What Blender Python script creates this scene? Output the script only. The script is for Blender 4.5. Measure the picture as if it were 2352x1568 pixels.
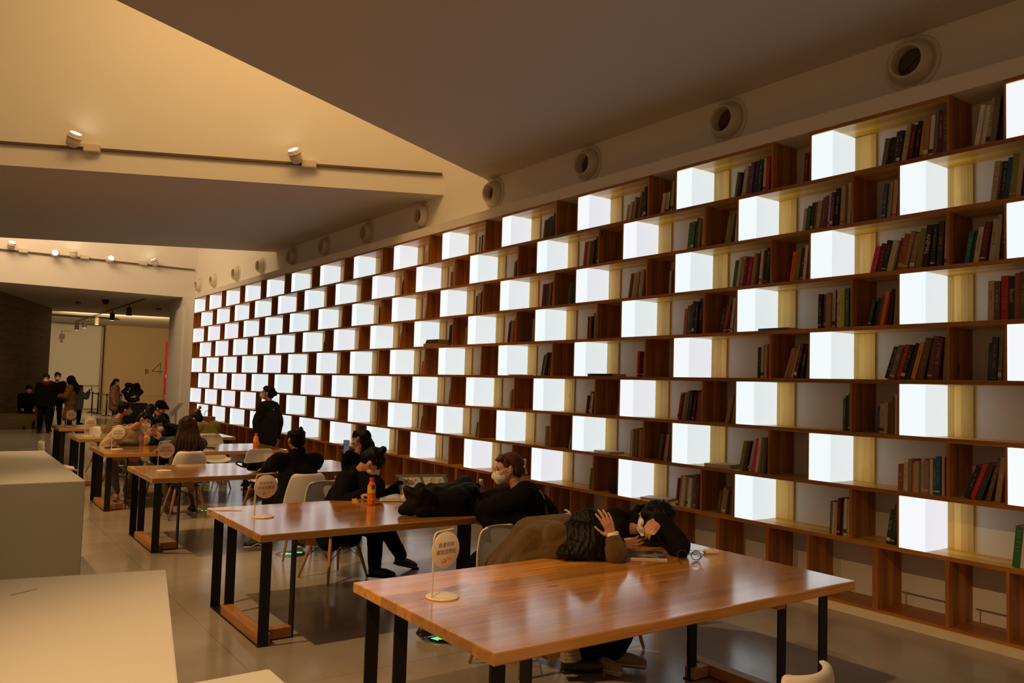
import bpy, bmesh, math, random
from mathutils import Vector, Matrix, Quaternion, noise
random.seed(7)
PI = math.pi
C = bpy.context.scene.collection
for o in list(bpy.data.objects): bpy.data.objects.remove(o)

# ------------------------------------------------------------------ camera
cam_d = bpy.data.cameras.new('camera'); cam = bpy.data.objects.new('camera', cam_d); C.objects.link(cam)
yaw, pitch, roll = 0.61869, 0.05485, 0.02929
cy, sy, cp, sp, cr, sr = math.cos(yaw), math.sin(yaw), math.cos(pitch), math.sin(pitch), math.cos(roll), math.sin(roll)
F_ = Vector((sy*cp, cy*cp, sp)); R0 = Vector((cy, -sy, 0)); U0 = R0.cross(F_)
R_ = cr*R0 + sr*U0; U_ = -sr*R0 + cr*U0
cam.matrix_world = Matrix(((R_.x, U_.x, -F_.x, 0), (R_.y, U_.y, -F_.y, 0), (R_.z, U_.z, -F_.z, 1.759), (0, 0, 0, 1)))
cam_d.sensor_width = 36; cam_d.lens = 1862.3/2352*36; cam_d.clip_start = .05; cam_d.clip_end = 200
bpy.context.scene.camera = cam

# ------------------------------------------------------------------ world, lights, exposure
sc = bpy.context.scene
w = bpy.data.worlds.new('world'); sc.world = w; w.use_nodes = True
w.node_tree.nodes['Background'].inputs[0].default_value = (1.0, .57, .30, 1)
w.node_tree.nodes['Background'].inputs[1].default_value = .27
sc.view_settings.view_transform = 'Standard'; sc.view_settings.look = 'None'
sc.view_settings.exposure = 0; sc.view_settings.gamma = 1; sc.view_settings.use_curve_mapping = False

def lamp(name, kind, loc, power, col, target=None, size=.1, size_y=None, spot=60, blend=.5):
    d = bpy.data.lights.new(name, kind); o = bpy.data.objects.new(name, d); C.objects.link(o)
    o.location = loc; d.energy = power; d.color = col
    if kind == 'AREA':
        d.size = size
        if size_y: d.shape = 'RECTANGLE'; d.size_y = size_y
    else: d.shadow_soft_size = size
    if kind == 'SPOT': d.spot_size = math.radians(spot); d.spot_blend = blend
    if target is not None:
        o.rotation_euler = (Vector(target)-Vector(loc)).to_track_quat('-Z', 'Y').to_euler()
    return o
WARM = (1, .585, .245)
lamp('well_light', 'AREA', (2.6, 9.6, 8.9), 285, (1, .585, .215), (3.2, 11.5, 5), 6, 2.5)  # added unseen area fill, stands in for track spots bouncing in the well
lamp('far_well_fill', 'AREA', (1.6, 22.7, 7.4), 270, (1, .66, .36), (5.2, 25.6, 3.5), 5, 2.5)  # added unseen fill in the far well, aimed to brighten the pillar
for k, yy in enumerate((1.3, 5.6, 10.2, 14.8)):
    lamp('ceiling_spot', 'SPOT', (-.4, yy, 4.72), 560, WARM, (2.35, yy-.1, 0), .04, spot=78 if k == 0 else 62, blend=.6)
lamp('lobby_light', 'AREA', (6.0, 36, 3.7), 240, (1, .68, .34), (7.5, 44, 1.2), 4, 2)

# ------------------------------------------------------------------ materials
MATS = {}
def newmat(name):
    m = bpy.data.materials.new(name); m.use_nodes = True
    return m, m.node_tree, m.node_tree.nodes['Principled BSDF']
def nd(t, typ, **kw):
    n = t.nodes.new(typ)
    for k, v in kw.items():
        if hasattr(n, k): setattr(n, k, v)
    return n
def plain(name, col, rough=.6, metal=0, bump=0, bscale=60, var=.0, coat=0, trans=0, sheen=0, emit=None, alpha=None, spec=.5):
    if name in MATS: return MATS[name]
    m, t, b = newmat(name)
    b.inputs['Roughness'].default_value = rough; b.inputs['Metallic'].default_value = metal
    b.inputs['Base Color'].default_value = (*col, 1); b.inputs['Specular IOR Level'].default_value = spec
    if coat: b.inputs['Coat Weight'].default_value = coat; b.inputs['Coat Roughness'].default_value = .1
    if trans: b.inputs['Transmission Weight'].default_value = trans
    if sheen: b.inputs['Sheen Weight'].default_value = sheen
    if emit: b.inputs['Emission Color'].default_value = (*emit[0], 1); b.inputs['Emission Strength'].default_value = emit[1]
    tc = nd(t, 'ShaderNodeTexCoord')
    if var or bump:
        no = nd(t, 'ShaderNodeTexNoise'); no.inputs['Scale'].default_value = bscale; no.inputs['Detail'].default_value = 5
        t.links.new(tc.outputs['Object'], no.inputs['Vector'])
        if var:
            mx = nd(t, 'ShaderNodeMix', data_type='RGBA')
            mx.inputs[6].default_value = (*[c*(1-var) for c in col], 1); mx.inputs[7].default_value = (*[min(1, c*(1+var)) for c in col], 1)
            t.links.new(no.outputs['Fac'], mx.inputs[0]); t.links.new(mx.outputs[2], b.inputs['Base Color'])
        if bump:
            bp = nd(t, 'ShaderNodeBump'); bp.inputs['Strength'].default_value = bump; bp.inputs['Distance'].default_value = .01
            t.links.new(no.outputs['Fac'], bp.inputs['Height']); t.links.new(bp.outputs['Normal'], b.inputs['Normal'])
    if trans == 1.0: b.inputs['IOR'].default_value = 1.02
    MATS[name] = m; return m
def ramp(t, stops):
    r = nd(t, 'ShaderNodeValToRGB'); e = r.color_ramp.elements
    e[0].position, e[0].color = stops[0][0], (*stops[0][1], 1)
    e[1].position, e[1].color = stops[-1][0], (*stops[-1][1], 1)
    for p_, c_ in stops[1:-1]:
        x = e.new(p_); x.color = (*c_, 1)
    return r
def wood(name, c0, c1, c2, axis, rough=.45, coat=0, plank=.09, plank_axis=0, knots=True, grain=1.0, spec=.5):
    """pine boards: grain runs along `axis`, board joints repeat every `plank` along `plank_axis`"""
    m, t, b = newmat(name); L = t.links.new
    tc = nd(t, 'ShaderNodeTexCoord'); sep = nd(t, 'ShaderNodeSeparateXYZ'); L(tc.outputs['Object'], sep.inputs[0])
    dv = nd(t, 'ShaderNodeMath', operation='DIVIDE'); L(sep.outputs[plank_axis], dv.inputs[0]); dv.inputs[1].default_value = plank
    fl = nd(t, 'ShaderNodeMath', operation='FLOOR'); L(dv.outputs[0], fl.inputs[0])
    wn = nd(t, 'ShaderNodeTexWhiteNoise', noise_dimensions='1D'); L(fl.outputs[0], wn.inputs['W'])
    mp = nd(t, 'ShaderNodeMapping'); s = [14*grain]*3; s[axis] = .8*grain; mp.inputs['Scale'].default_value = s
    L(tc.outputs['Object'], mp.inputs['Vector'])
    ad = nd(t, 'ShaderNodeVectorMath', operation='ADD'); L(mp.outputs[0], ad.inputs[0])
    ms = nd(t, 'ShaderNodeVectorMath', operation='SCALE'); L(wn.outputs['Color'], ms.inputs[0]); ms.inputs['Scale'].default_value = 20
    L(ms.outputs[0], ad.inputs[1])
    n1 = nd(t, 'ShaderNodeTexNoise'); n1.inputs['Scale'].default_value = 1.5; n1.inputs['Detail'].default_value = 6; n1.inputs['Distortion'].default_value = 1.2
    L(ad.outputs[0], n1.inputs['Vector'])
    r = ramp(t, [(.3, c0), (.52, c1), (.72, c2)]); L(n1.outputs['Fac'], r.inputs[0])
    hs = nd(t, 'ShaderNodeHueSaturation'); L(r.outputs[0], hs.inputs['Color'])
    mr = nd(t, 'ShaderNodeMapRange'); L(wn.outputs['Value'], mr.inputs[0]); mr.inputs[3].default_value = .72; mr.inputs[4].default_value = 1.2
    L(mr.outputs[0], hs.inputs['Value'])
    out = hs.outputs[0]
    if knots:
        mk = nd(t, 'ShaderNodeMapping'); s = [5.5]*3; s[axis] = 2.6; mk.inputs['Scale'].default_value = s; L(tc.outputs['Object'], mk.inputs['Vector'])
        vo = nd(t, 'ShaderNodeTexVoronoi'); vo.inputs['Scale'].default_value = .55; L(mk.outputs[0], vo.inputs['Vector'])
        kr = ramp(t, [(.035, (1, 1, 1)), (.075, (0, 0, 0))]); L(vo.outputs['Distance'], kr.inputs[0])
        mx = nd(t, 'ShaderNodeMix', data_type='RGBA'); L(kr.outputs[0], mx.inputs[0]); L(out, mx.inputs[6]); mx.inputs[7].default_value = (*[c*.35 for c in c0], 1)
        out = mx.outputs[2]
    L(out, b.inputs['Base Color']); b.inputs['Roughness'].default_value = rough; b.inputs['Specular IOR Level'].default_value = spec
    if coat: b.inputs['Coat Weight'].default_value = coat; b.inputs['Coat Roughness'].default_value = .12
    bp = nd(t, 'ShaderNodeBump'); bp.inputs['Strength'].default_value = .12; bp.inputs['Distance'].default_value = .004
    L(n1.outputs['Fac'], bp.inputs['Height']); L(bp.outputs[0], b.inputs['Normal'])
    MATS[name] = m; return m
W0, W1, W2 = (.34, .12, .014), (.50, .20, .028), (.62, .28, .05)
wood_v = wood('shelf_wood_upright', W0, W1, W2, 2, plank_axis=0, rough=.5)
wood_y = wood('shelf_wood_board', (.72, .39, .035), (.82, .50, .055), (.90, .59, .09), 1, plank_axis=0, rough=.32)
wood_back = wood('backing_pine', (.76, .45, .085), (.86, .55, .12), (.90, .63, .17), 2, plank=.05, plank_axis=1, rough=.5)
wood_table = wood('table_wood', (.52, .20, .026), (.70, .32, .055), (.84, .45, .11), 0, plank=.16, plank_axis=1, rough=.2, coat=1.0, grain=.8)
wood_leg = wood('beech_leg', (.40, .20, .08), (.50, .27, .11), (.58, .33, .15), 2, plank=5, knots=False, rough=.45)
wood_base = wood('beam_wood', (.42, .17, .04), (.56, .24, .06), (.66, .32, .09), 1, plank=5, knots=False, rough=.4)
wood_edge = wood('pine_shaded', (.30, .10, .012), (.42, .16, .022), (.52, .21, .035), 1, plank_axis=2, rough=.45, knots=False)  # board pine darkened: shade put into front edges and the lowest board
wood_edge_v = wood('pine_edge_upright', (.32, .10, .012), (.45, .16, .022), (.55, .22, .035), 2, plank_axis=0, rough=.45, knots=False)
white_wall = plain('white_plaster', (.80, .77, .71), .85, bump=.05, bscale=40, var=.02)
back_white = plain('shelf_back_white', (.78, .76, .73), .8)
ceil_mat = plain('ceiling_paint', (.62, .58, .53), .9, bump=.03, bscale=20)
black_steel = plain('black_steel', (.012, .011, .010), .45, metal=.3)
plast_white = plain('white_plastic', (.80, .76, .68), .35, var=.03, bscale=4)
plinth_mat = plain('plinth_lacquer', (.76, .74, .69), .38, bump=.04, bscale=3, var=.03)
cream_metal = plain('cream_metal', (.70, .62, .48), .4)
dark_hole = plain('dark_void', (.02, .017, .012), .8)
skirt_mat = plain('plinth_board', (.80, .68, .50), .6, var=.1, bscale=8)
stone_m = None

def floor_mat():
    m, t, b = newmat('polished_floor'); L = t.links.new
    tc = nd(t, 'ShaderNodeTexCoord')
    n = nd(t, 'ShaderNodeTexNoise'); n.inputs['Scale'].default_value = .9; n.inputs['Detail'].default_value = 7; n.inputs['Roughness'].default_value = .6
    L(tc.outputs['Object'], n.inputs['Vector'])
    r = ramp(t, [(.3, (.27, .235, .19)), (.55, (.36, .32, .265)), (.75, (.43, .39, .33))]); L(n.outputs['Fac'], r.inputs[0])
    # thin cast joints every 2.4 m
    br = nd(t, 'ShaderNodeTexBrick'); br.offset = 0; br.inputs['Scale'].default_value = 1
    br.inputs['Brick Width'].default_value = 2.4; br.inputs['Row Height'].default_value = 2.4; br.inputs['Mortar Size'].default_value = .003
    br.inputs['Color1'].default_value = br.inputs['Color2'].default_value = (1, 1, 1, 1); br.inputs['Mortar'].default_value = (.62, .6, .58, 1)
    mp = nd(t, 'ShaderNodeMapping'); mp.inputs['Location'].default_value = (.75, .2, 0); L(tc.outputs['Object'], mp.inputs[0]); L(mp.outputs[0], br.inputs['Vector'])
    mx = nd(t, 'ShaderNodeMix', data_type='RGBA', blend_type='MULTIPLY'); mx.inputs[0].default_value = 1
    L(r.outputs[0], mx.inputs[6]); L(br.outputs['Color'], mx.inputs[7]); L(mx.outputs[2], b.inputs['Base Color'])
    n2 = nd(t, 'ShaderNodeTexNoise'); n2.inputs['Scale'].default_value = 2.5; n2.inputs['Detail'].default_value = 4; L(tc.outputs['Object'], n2.inputs['Vector'])
    mr = nd(t, 'ShaderNodeMapRange'); L(n2.outputs['Fac'], mr.inputs[0]); mr.inputs[3].default_value = .10; mr.inputs[4].default_value = .26
    L(mr.outputs[0], b.inputs['Roughness'])
    bp = nd(t, 'ShaderNodeBump'); bp.inputs['Strength'].default_value = .06; bp.inputs['Distance'].default_value = .02
    n3 = nd(t, 'ShaderNodeTexNoise'); n3.inputs['Scale'].default_value = 1.6; L(tc.outputs['Object'], n3.inputs['Vector'])
    L(n3.outputs['Fac'], bp.inputs['Height']); L(bp.outputs[0], b.inputs['Normal'])
    return m
floor_m = floor_mat()
def glow(name, col, s):
    m, t, b = newmat(name)
    b.inputs['Base Color'].default_value = (.35, .35, .35, 1); b.inputs['Roughness'].default_value = .35
    b.inputs['Emission Color'].default_value = (*col, 1); b.inputs['Emission Strength'].default_value = s
    return m
glow_front = [glow('lit_acrylic', (.85, .945, .975), .98), glow('lit_acrylic_cool', (.88, .93, .98), .97)]
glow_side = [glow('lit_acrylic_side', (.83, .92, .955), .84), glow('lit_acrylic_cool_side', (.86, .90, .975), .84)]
lamp_glow = glow('lamp_glow', (1, .86, .62), 9)
green_glow = glow('green_glow', (.08, 1, .25), 1.1)

# ------------------------------------------------------------------ mesh helpers
def link(name, bm, mats, parent=None, smooth=False, loc=None):
    me = bpy.data.meshes.new(name); bm.normal_update(); bm.to_mesh(me); bm.free()
    if not isinstance(mats, (list, tuple)): mats = [mats]
    for m in mats: me.materials.append(m)
    if smooth:
        for p_ in me.polygons: p_.use_smooth = True
    o = bpy.data.objects.new(name, me); C.objects.link(o)
    if parent is not None: o.parent = parent
    if loc is not None: o.location = loc
    return o
def tag(o, label, cat, group=None, kind=None):
    o['label'] = label; o['category'] = cat
    if group: o['group'] = group
    if kind: o['kind'] = kind
    return o
def thing(name, label, cat, loc=(0, 0, 0), rz=0, group=None):
    o = bpy.data.objects.new(name, None); C.objects.link(o); o.location = loc; o.rotation_euler = (0, 0, rz)
    o.empty_display_size = .1
    return tag(o, label, cat, group)
def struct(name, bm, mat, label=None):
    o = link(name, bm, mat); o['kind'] = 'structure'
    if label: o['label'] = label
    return o
def B(): return bmesh.new()
def box(bm, x0, x1, y0, y1, z0, z1, mi=0, bevel=0, M=None):
    vs = [bm.verts.new(v) for v in ((x0, y0, z0), (x1, y0, z0), (x1, y1, z0), (x0, y1, z0), (x0, y0, z1), (x1, y0, z1), (x1, y1, z1), (x0, y1, z1))]
    fs = [bm.faces.new([vs[i] for i in f]) for f in ((0, 3, 2, 1), (4, 5, 6, 7), (0, 1, 5, 4), (1, 2, 6, 5), (2, 3, 7, 6), (3, 0, 4, 7))]
    for f in fs: f.material_index = mi
    if bevel:
        es = list({e for f in fs for e in f.edges})
        r = bmesh.ops.bevel(bm, geom=es, offset=bevel, segments=2, profile=.6, affect='EDGES')
        vs = list({v for f in r['faces'] for v in f.verts} | {v for v in vs if v.is_valid})
    if M is not None:
        for v in vs: v.co = M @ v.co
    return vs
def prism(bm, pts, z0, z1, mi=0):
    a = [bm.verts.new((x, y, z0)) for x, y in pts]; b = [bm.verts.new((x, y, z1)) for x, y in pts]
    n = len(pts); fs = [bm.faces.new(a[::-1]), bm.faces.new(b)]
    for i in range(n): fs.append(bm.faces.new((a[i], a[(i+1) % n], b[(i+1) % n], b[i])))
    for f in fs: f.material_index = mi
def ring(bm, c, ax, r, seg, x=None):
    ax = ax.normalized()
    if x is None: x = ax.orthogonal().normalized()
    y = ax.cross(x)
    return [bm.verts.new(c + r*(math.cos(2*PI*i/seg)*x + math.sin(2*PI*i/seg)*y)) for i in range(seg)]
def bridge(bm, a, b, mi=0):
    n = len(a)
    for i in range(n):
        f = bm.faces.new((a[i], a[(i+1) % n], b[(i+1) % n], b[i])); f.material_index = mi
def lathe(bm, base, ax, prof, seg=24, cap=True, mi=0):
    """prof: list of (radius, distance along axis)"""
    base = Vector(base); ax = Vector(ax).normalized(); x = ax.orthogonal().normalized()
    rs = [ring(bm, base + ax*h, ax, max(r, 1e-4), seg, x) for r, h in prof]
    for a, b in zip(rs, rs[1:]): bridge(bm, a, b, mi)
    if cap:
        f = bm.faces.new(rs[0][::-1]); f.material_index = mi
        f = bm.faces.new(rs[-1]); f.material_index = mi
def cyl(bm, p0, p1, r0, r1=None, seg=12, mi=0):
    p0, p1 = Vector(p0), Vector(p1); r1 = r0 if r1 is None else r1
    lathe(bm, p0, p1-p0, [(r0, 0), (r1, (p1-p0).length)], seg, True, mi)
def tube(bm, pts, r, seg=8, mi=0, r1=None):
    pts = [Vector(p_) for p_ in pts]; n = len(pts); prev = None; x = None
    for i, p_ in enumerate(pts):
        d = (pts[min(i+1, n-1)] - pts[max(i-1, 0)]).normalized()
        if x is None: x = d.orthogonal().normalized()
        else: x = (x - d*x.dot(d)).normalized()
        rr = r if r1 is None else r + (r1-r)*i/(n-1)
        g = ring(bm, p_, d, rr, seg, x)
        if prev: bridge(bm, prev, g, mi)
        else: f = bm.faces.new(g[::-1]); f.material_index = mi
        prev = g
    f = bm.faces.new(prev); f.material_index = mi
def spline(ctrl, n=8):
    P = [Vector(c) for c in ctrl]; P = [P[0]*2-P[1]] + P + [P[-1]*2-P[-2]]; out = []
    for i in range(1, len(P)-2):
        for k in range(n):
            t = k/n; a, b, c, d = P[i-1:i+3]
            out.append(.5*((2*b) + (-a+c)*t + (2*a-5*b+4*c-d)*t*t + (-a+3*b-3*c+d)*t**3))
    out.append(P[-2]); return out
def capsule(bm, p0, p1, r0, r1, seg=12, hs=4):
    p0, p1 = Vector(p0), Vector(p1); d = p1-p0; L = d.length
    if L < 1e-5: d = Vector((0, 0, 1)); L = 1e-5
    prof = [(r0*math.sin(i/hs*PI/2), -r0*math.cos(i/hs*PI/2)) for i in range(hs+1)] + \
           [(r1*math.cos(i/hs*PI/2), L + r1*math.sin(i/hs*PI/2)) for i in range(hs+1)]
    prof[0] = (r0*.02, -r0); prof[-1] = (r1*.02, L+r1)
    lathe(bm, p0, d, prof, seg)
def chain(bm, pts, rs, seg=12):
    for i in range(len(pts)-1): capsule(bm, pts[i], pts[i+1], rs[i], rs[i+1], seg)
def ell(bm, c, r, rot=None, seg=16):
    M = Matrix.Translation(Vector(c)) @ (rot.to_4x4() if rot is not None else Matrix()) @ Matrix.Diagonal((*r, 1))
    bmesh.ops.create_uvsphere(bm, u_segments=seg, v_segments=max(8, seg*2//3), radius=1, matrix=M)
def blob(name, bm, mat, voxel, parent=None, smooth=3, wr=0, wscale=(8, 8, 8), seed=0, fine=0):
    """melt overlapping closed shapes into one continuous surface"""
    me = bpy.data.meshes.new('t'); bm.to_mesh(me); bm.free()
    o = bpy.data.objects.new('t', me); C.objects.link(o)
    m = o.modifiers.new('r', 'REMESH'); m.mode = 'VOXEL'; m.voxel_size = voxel; m.use_smooth_shade = True
    if smooth:
        s = o.modifiers.new('s', 'SMOOTH'); s.factor = .5; s.iterations = smooth
    dg = bpy.context.evaluated_depsgraph_get(); me2 = bpy.data.meshes.new_from_object(o.evaluated_get(dg))
    bpy.data.objects.remove(o); bpy.data.meshes.remove(me)
    if wr:
        sx, sy_, sz = wscale
        vn = [v.normal.copy() for v in me2.vertices]
        for v, nn in zip(me2.vertices, vn):
            p_ = Vector((v.co.x*sx+seed*7.3, v.co.y*sy_+seed, v.co.z*sz))
            v.co += nn*(wr*(noise.noise(p_) + .5*noise.noise(p_*2.3)))
    me2.name = name; me2.materials.clear(); me2.materials.append(mat)
    for p_ in me2.polygons: p_.use_smooth = True
    r = bpy.data.objects.new(name, me2); C.objects.link(r)
    if parent is not None: r.parent = parent
    return r
def dup(root, loc, rz, label=None, group=None):
    r = root.copy(); C.objects.link(r); r.location = loc; r.rotation_euler = (0, 0, rz)
    if label: r['label'] = label
    if group: r['group'] = group
    for ch in list(root.children):
        c = ch.copy(); C.objects.link(c); c.parent = r
        for g in list(ch.children):
            d = g.copy(); C.objects.link(d); d.parent = c
    return r
_fonts = {}
def text_bm(s, size, ax='CENTER', extrude=0.0, font=None):
    cu = bpy.data.curves.new('txt', 'FONT'); cu.body = s; cu.size = size; cu.align_x = ax; cu.align_y = 'CENTER'; cu.extrude = extrude; cu.resolution_u = 2
    o = bpy.data.objects.new('txt', cu); C.objects.link(o)
    dg = bpy.context.evaluated_depsgraph_get(); me = bpy.data.meshes.new_from_object(o.evaluated_get(dg))
    bm = B(); bm.from_mesh(me); bpy.data.objects.remove(o); bpy.data.curves.remove(cu); bpy.data.meshes.remove(me)
    return bm

# ------------------------------------------------------------------ the setting
XF, XB = 6.15, 6.52
ZC, ZL = 4.785, 4.195
bm = B(); box(bm, -12, 14, -6, 50, -.2, 0); floor_o = struct('floor', bm, floor_m)
def diag1(x): return 9.90 + .505*(x-XB)          # edge of the near ceiling slab
def diag2(x): return 11.16 - .485*(x-XB)         # near face of the second band
def diag3(x): return 18.97 - .492*(x-XB)         # far face of the second band
XL = -9
bm = B(); prism(bm, [(XL, -6), (XB, -6), (XB, diag1(XB)), (XL, diag1(XL))], ZC, ZC+.3)
prism(bm, [(XL, diag2(XL)+.003), (XB, diag2(XB)+.003), (XB, diag3(XB)), (XL, diag3(XL))], ZC, ZC+.3)
box(bm, XL, 14, 26.203, 50, ZL, ZL+.3)
struct('ceiling', bm, ceil_mat)
bm = B(); prism(bm, [(XL, diag2(XL)), (XB, diag2(XB)), (XB, diag2(XB)+.25), (XL, diag2(XL)+.25)], ZC+.001, 9.2)
struct('wall_light_well', bm, white_wall)
bm = B(); prism(bm, [(XL, diag1(XL)-.25), (XB, diag1(XB)-.25), (XB, diag1(XB)), (XL, diag1(XL))], ZC+.3, 9.2)
struct('wall_light_well_near', bm, white_wall)
bm = B(); prism(bm, [(XL, diag3(XL)-.25), (XB, diag3(XB)-.25), (XB, diag3(XB)), (XL, diag3(XL))], ZC+.3, 8)
struct('wall_far_well_near', bm, white_wall)
bm = B(); box(bm, XL, XB, 26.2, 26.45, ZL+.001, 8); struct('wall_far_beam', bm, white_wall)
bm = B(); box(bm, XL, XB, 5, 12.5, 9.2, 9.4); box(bm, XL, XB, 18.5, 26.45, 8, 8.2); struct('ceiling_well_tops', bm, white_wall)
bm = B(); box(bm, XB, XB+.3, -6, 26.45, 0, 9.2); struct('wall_right', bm, white_wall)
bm = B(); box(bm, XF, XB, -1.2, 26.2, 4.062, 4.195); struct('trim_1', bm, white_wall)
bm = B(); box(bm, XF, XB+.4, 24.80, 27.8, 0, 4.062); box(bm, XF, XB+.4, 26.2, 27.8, 4.062, 4.195); struct('trim_2', bm, white_wall)
bm = B(); box(bm, XF-.05, XF, 25.9, 26.85, .05, 3.84); struct('trim_3', bm, white_wall)
far_wall = plain('far_ochre_wall', (.62, .47, .27), .85, bump=.04, bscale=30, var=.04)
bm = B(); box(bm, 6.9, 14, 44.5, 44.8, 0, ZL); struct('wall_back', bm, far_wall)
bm = B(); box(bm, 11.8, 12.1, 27.8, 44.5, 0, ZL); box(bm, XB+.4, 12.1, 27.5, 27.8, 0, ZL); struct('wall_lobby_right', bm, far_wall)
bm = B(); box(bm, -12, 6.9, 44.9, 45.1, 0, ZL); struct('wall_back_left', bm, far_wall)
# white sliding gate
dm = plain('gate_white', (.78, .76, .66), .6)
fr = plain('gate_frame', (.30, .26, .2), .5, metal=.3)
bm = B(); box(bm, 2.6, 6.72, 44.6, 44.7, 1.18, 4.10); box(bm, 2.6, 6.72, 44.6, 44.7, .05, 1.15); d1 = struct('door_1', bm, dm)
bm = B(); box(bm, 6.72, 6.80, 44.5, 44.75, 0, 4.15); box(bm, 6.86, 6.92, 44.45, 44.75, 0, 4.15); box(bm, 2.4, 6.8, 44.5, 44.75, 4.1, 4.16); box(bm, 2.5, 6.72, 44.58, 44.6, 1.13, 1.19); box(bm, 2.5, 6.72, 44.58, 44.6, .0, .06); link('door_frame', bm, fr, d1)
# travertine wall on the left
def stone_mat():
    m, t, b = newmat('travertine'); L = t.links.new; tc = nd(t, 'ShaderNodeTexCoord')
    mp = nd(t, 'ShaderNodeMapping'); mp.inputs['Scale'].default_value = (1, 1, 6); L(tc.outputs['Object'], mp.inputs[0])
    n = nd(t, 'ShaderNodeTexNoise'); n.inputs['Scale'].default_value = 1.2; n.inputs['Detail'].default_value = 8; L(mp.outputs[0], n.inputs[0])
    r = ramp(t, [(.3, (.10, .065, .025)), (.6, (.16, .105, .042)), (.8, (.2, .14, .06))]); L(n.outputs['Fac'], r.inputs[0])
    sep = nd(t, 'ShaderNodeSeparateXYZ'); L(tc.outputs['Object'], sep.inputs[0])
    md = nd(t, 'ShaderNodeMath', operation='PINGPONG'); L(sep.outputs[2], md.inputs[0]); md.inputs[1].default_value = .38
    lt = nd(t, 'ShaderNodeMath', operation='LESS_THAN'); L(md.outputs[0], lt.inputs[0]); lt.inputs[1].default_value = .008
    mx = nd(t, 'ShaderNodeMix', data_type='RGBA'); L(lt.outputs[0], mx.inputs[0]); L(r.outputs[0], mx.inputs[6]); mx.inputs[7].default_value = (.04, .025, .01, 1)
    L(mx.outputs[2], b.inputs['Base Color']); b.inputs['Roughness'].default_value = .7
    return m
stone_m = stone_mat()
bm = B(); prism(bm, [(-9, -2.2+.0), (-9, 40), (3.56, 35.6), (3.56, 35.15), (1.53, 29.08), (-1.5, 20)][::-1][:0] or [(3.56, 35.15), (3.56, 35.8), (-3, 35.8), (-3, 15.5)], 0, ZL-.002)
struct('wall_left', bm, stone_m)
bm = B(); prism(bm, [(1.55, 28.7), (2.75, 29.3), (2.95, 31.6), (2.55, 31.7)], 0, .45)
tag(link('stone_bench', bm, stone_m), 'low brown stone bench along the dark travertine wall', 'bench')

# ------------------------------------------------------------------ the illuminated bookshelf
PER, H0, ZT, TB = 1.5813, .4321, 4.0589, .024
def YK(u): return 24.762 - PER*u
def zrow(r): return ZT - H0*r            # surface of the board under row r
shelf = thing('bookshelf', 'long built-in pine bookshelf wall with staggered bays along the right side of the hall', 'bookshelf', (0, 0, 0))
YE = -1.1
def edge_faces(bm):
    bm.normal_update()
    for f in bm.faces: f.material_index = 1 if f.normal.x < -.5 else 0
for r in range(0, 9):
    z = zrow(r); bm = B()
    if r: box(bm, XF, XB-.01, YE, 24.795, z-.034, z)
    else:                                   # the top row is boarded over its long bays only
        for k in range(0, 17): box(bm, XF, XB-.01, max(YE, YK(k+.742)-.004), YK(k)+.017, z-.03, z)
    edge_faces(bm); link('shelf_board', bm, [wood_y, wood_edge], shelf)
bm = B(); box(bm, XF+.005, XB-.01, YE, 24.795, .06, .09); edge_faces(bm); link('shelf_board', bm, [wood_edge, wood_edge], shelf)  # lowest board takes the dark tone all over, painted as unlit
bm = B(); box(bm, XF-.012, XF+.02, YE, 24.8, 0, .066); box(bm, XF+.02, XB-.03, YE, 24.8, 0, .058); link('plinth', bm, skirt_mat, shelf)
bm = B(); box(bm, XB-.012, XB-.002, YE, 24.8, .06, ZT-.02); link('back_panel', bm, back_white, shelf)
divs = []
def off(r): return 0 if r % 2 else .505
for r in range(1, 9):
    z1, z0 = zrow(r-1)-(.034 if r > 1 else .001), zrow(r)
    for k in range(-1, 17):
        for u, th in ((0, .016), (.742, .022)):
            uu = k + off(r) + u
            if uu < -.005 or uu > 16.3: continue
            y = YK(uu) + (.016 if u == 0 else .011)
            divs.append((uu, y-th, y, z0, z1))
    divs.append((0, 24.78, 24.796, z0, z1)) if r % 2 == 0 else None
for k in range(0, 17):
    for u, th in ((0, .02), (.375, .045), (.735, .03)):
        uu = k+u
        if uu > 16.3: continue
        y = YK(uu)+.01; divs.append((uu, y-th, y, .09, zrow(8)-.034))
divs.sort(key=lambda d: -d[0])
near = [d for d in divs if d[0] < 14.4][:100]; rest = [d for d in divs if d not in near]
for d in near:
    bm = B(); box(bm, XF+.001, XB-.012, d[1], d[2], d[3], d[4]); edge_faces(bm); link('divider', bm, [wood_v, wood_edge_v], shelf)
bm = B()
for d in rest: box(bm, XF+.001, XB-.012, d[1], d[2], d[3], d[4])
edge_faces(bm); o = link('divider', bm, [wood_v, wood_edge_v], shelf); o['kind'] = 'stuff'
# thin steel cable rails across the lowest bays on the right
for k in (13.375, 13.735):
    bm = B(); y1, y0 = YK(k)-.05, YK(k+(.36 if k < 13.5 else .265))+.02
    tube(bm, [(XB-.03, y0, .19), (XB-.03, y1, .19)], .0035, 6); cyl(bm, (XB-.03, y1-.03, .09), (XB-.03, y1-.03, .19), .003, seg=6)
    link('cable_rail', bm, plain('steel', (.4, .38, .34), .4, metal=.8), shelf)

ORD = ['', 'first', 'second', 'third', 'fourth', 'fifth', 'sixth', 'seventh', 'eighth', 'ninth', 'tenth', 'eleventh', 'twelfth', 'thirteenth', 'fourteenth', 'fifteenth', 'sixteenth', 'seventeenth']
ROW = ['', 'top', 'second', 'third', 'fourth', 'fifth', 'sixth', 'seventh', 'eighth']
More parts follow.
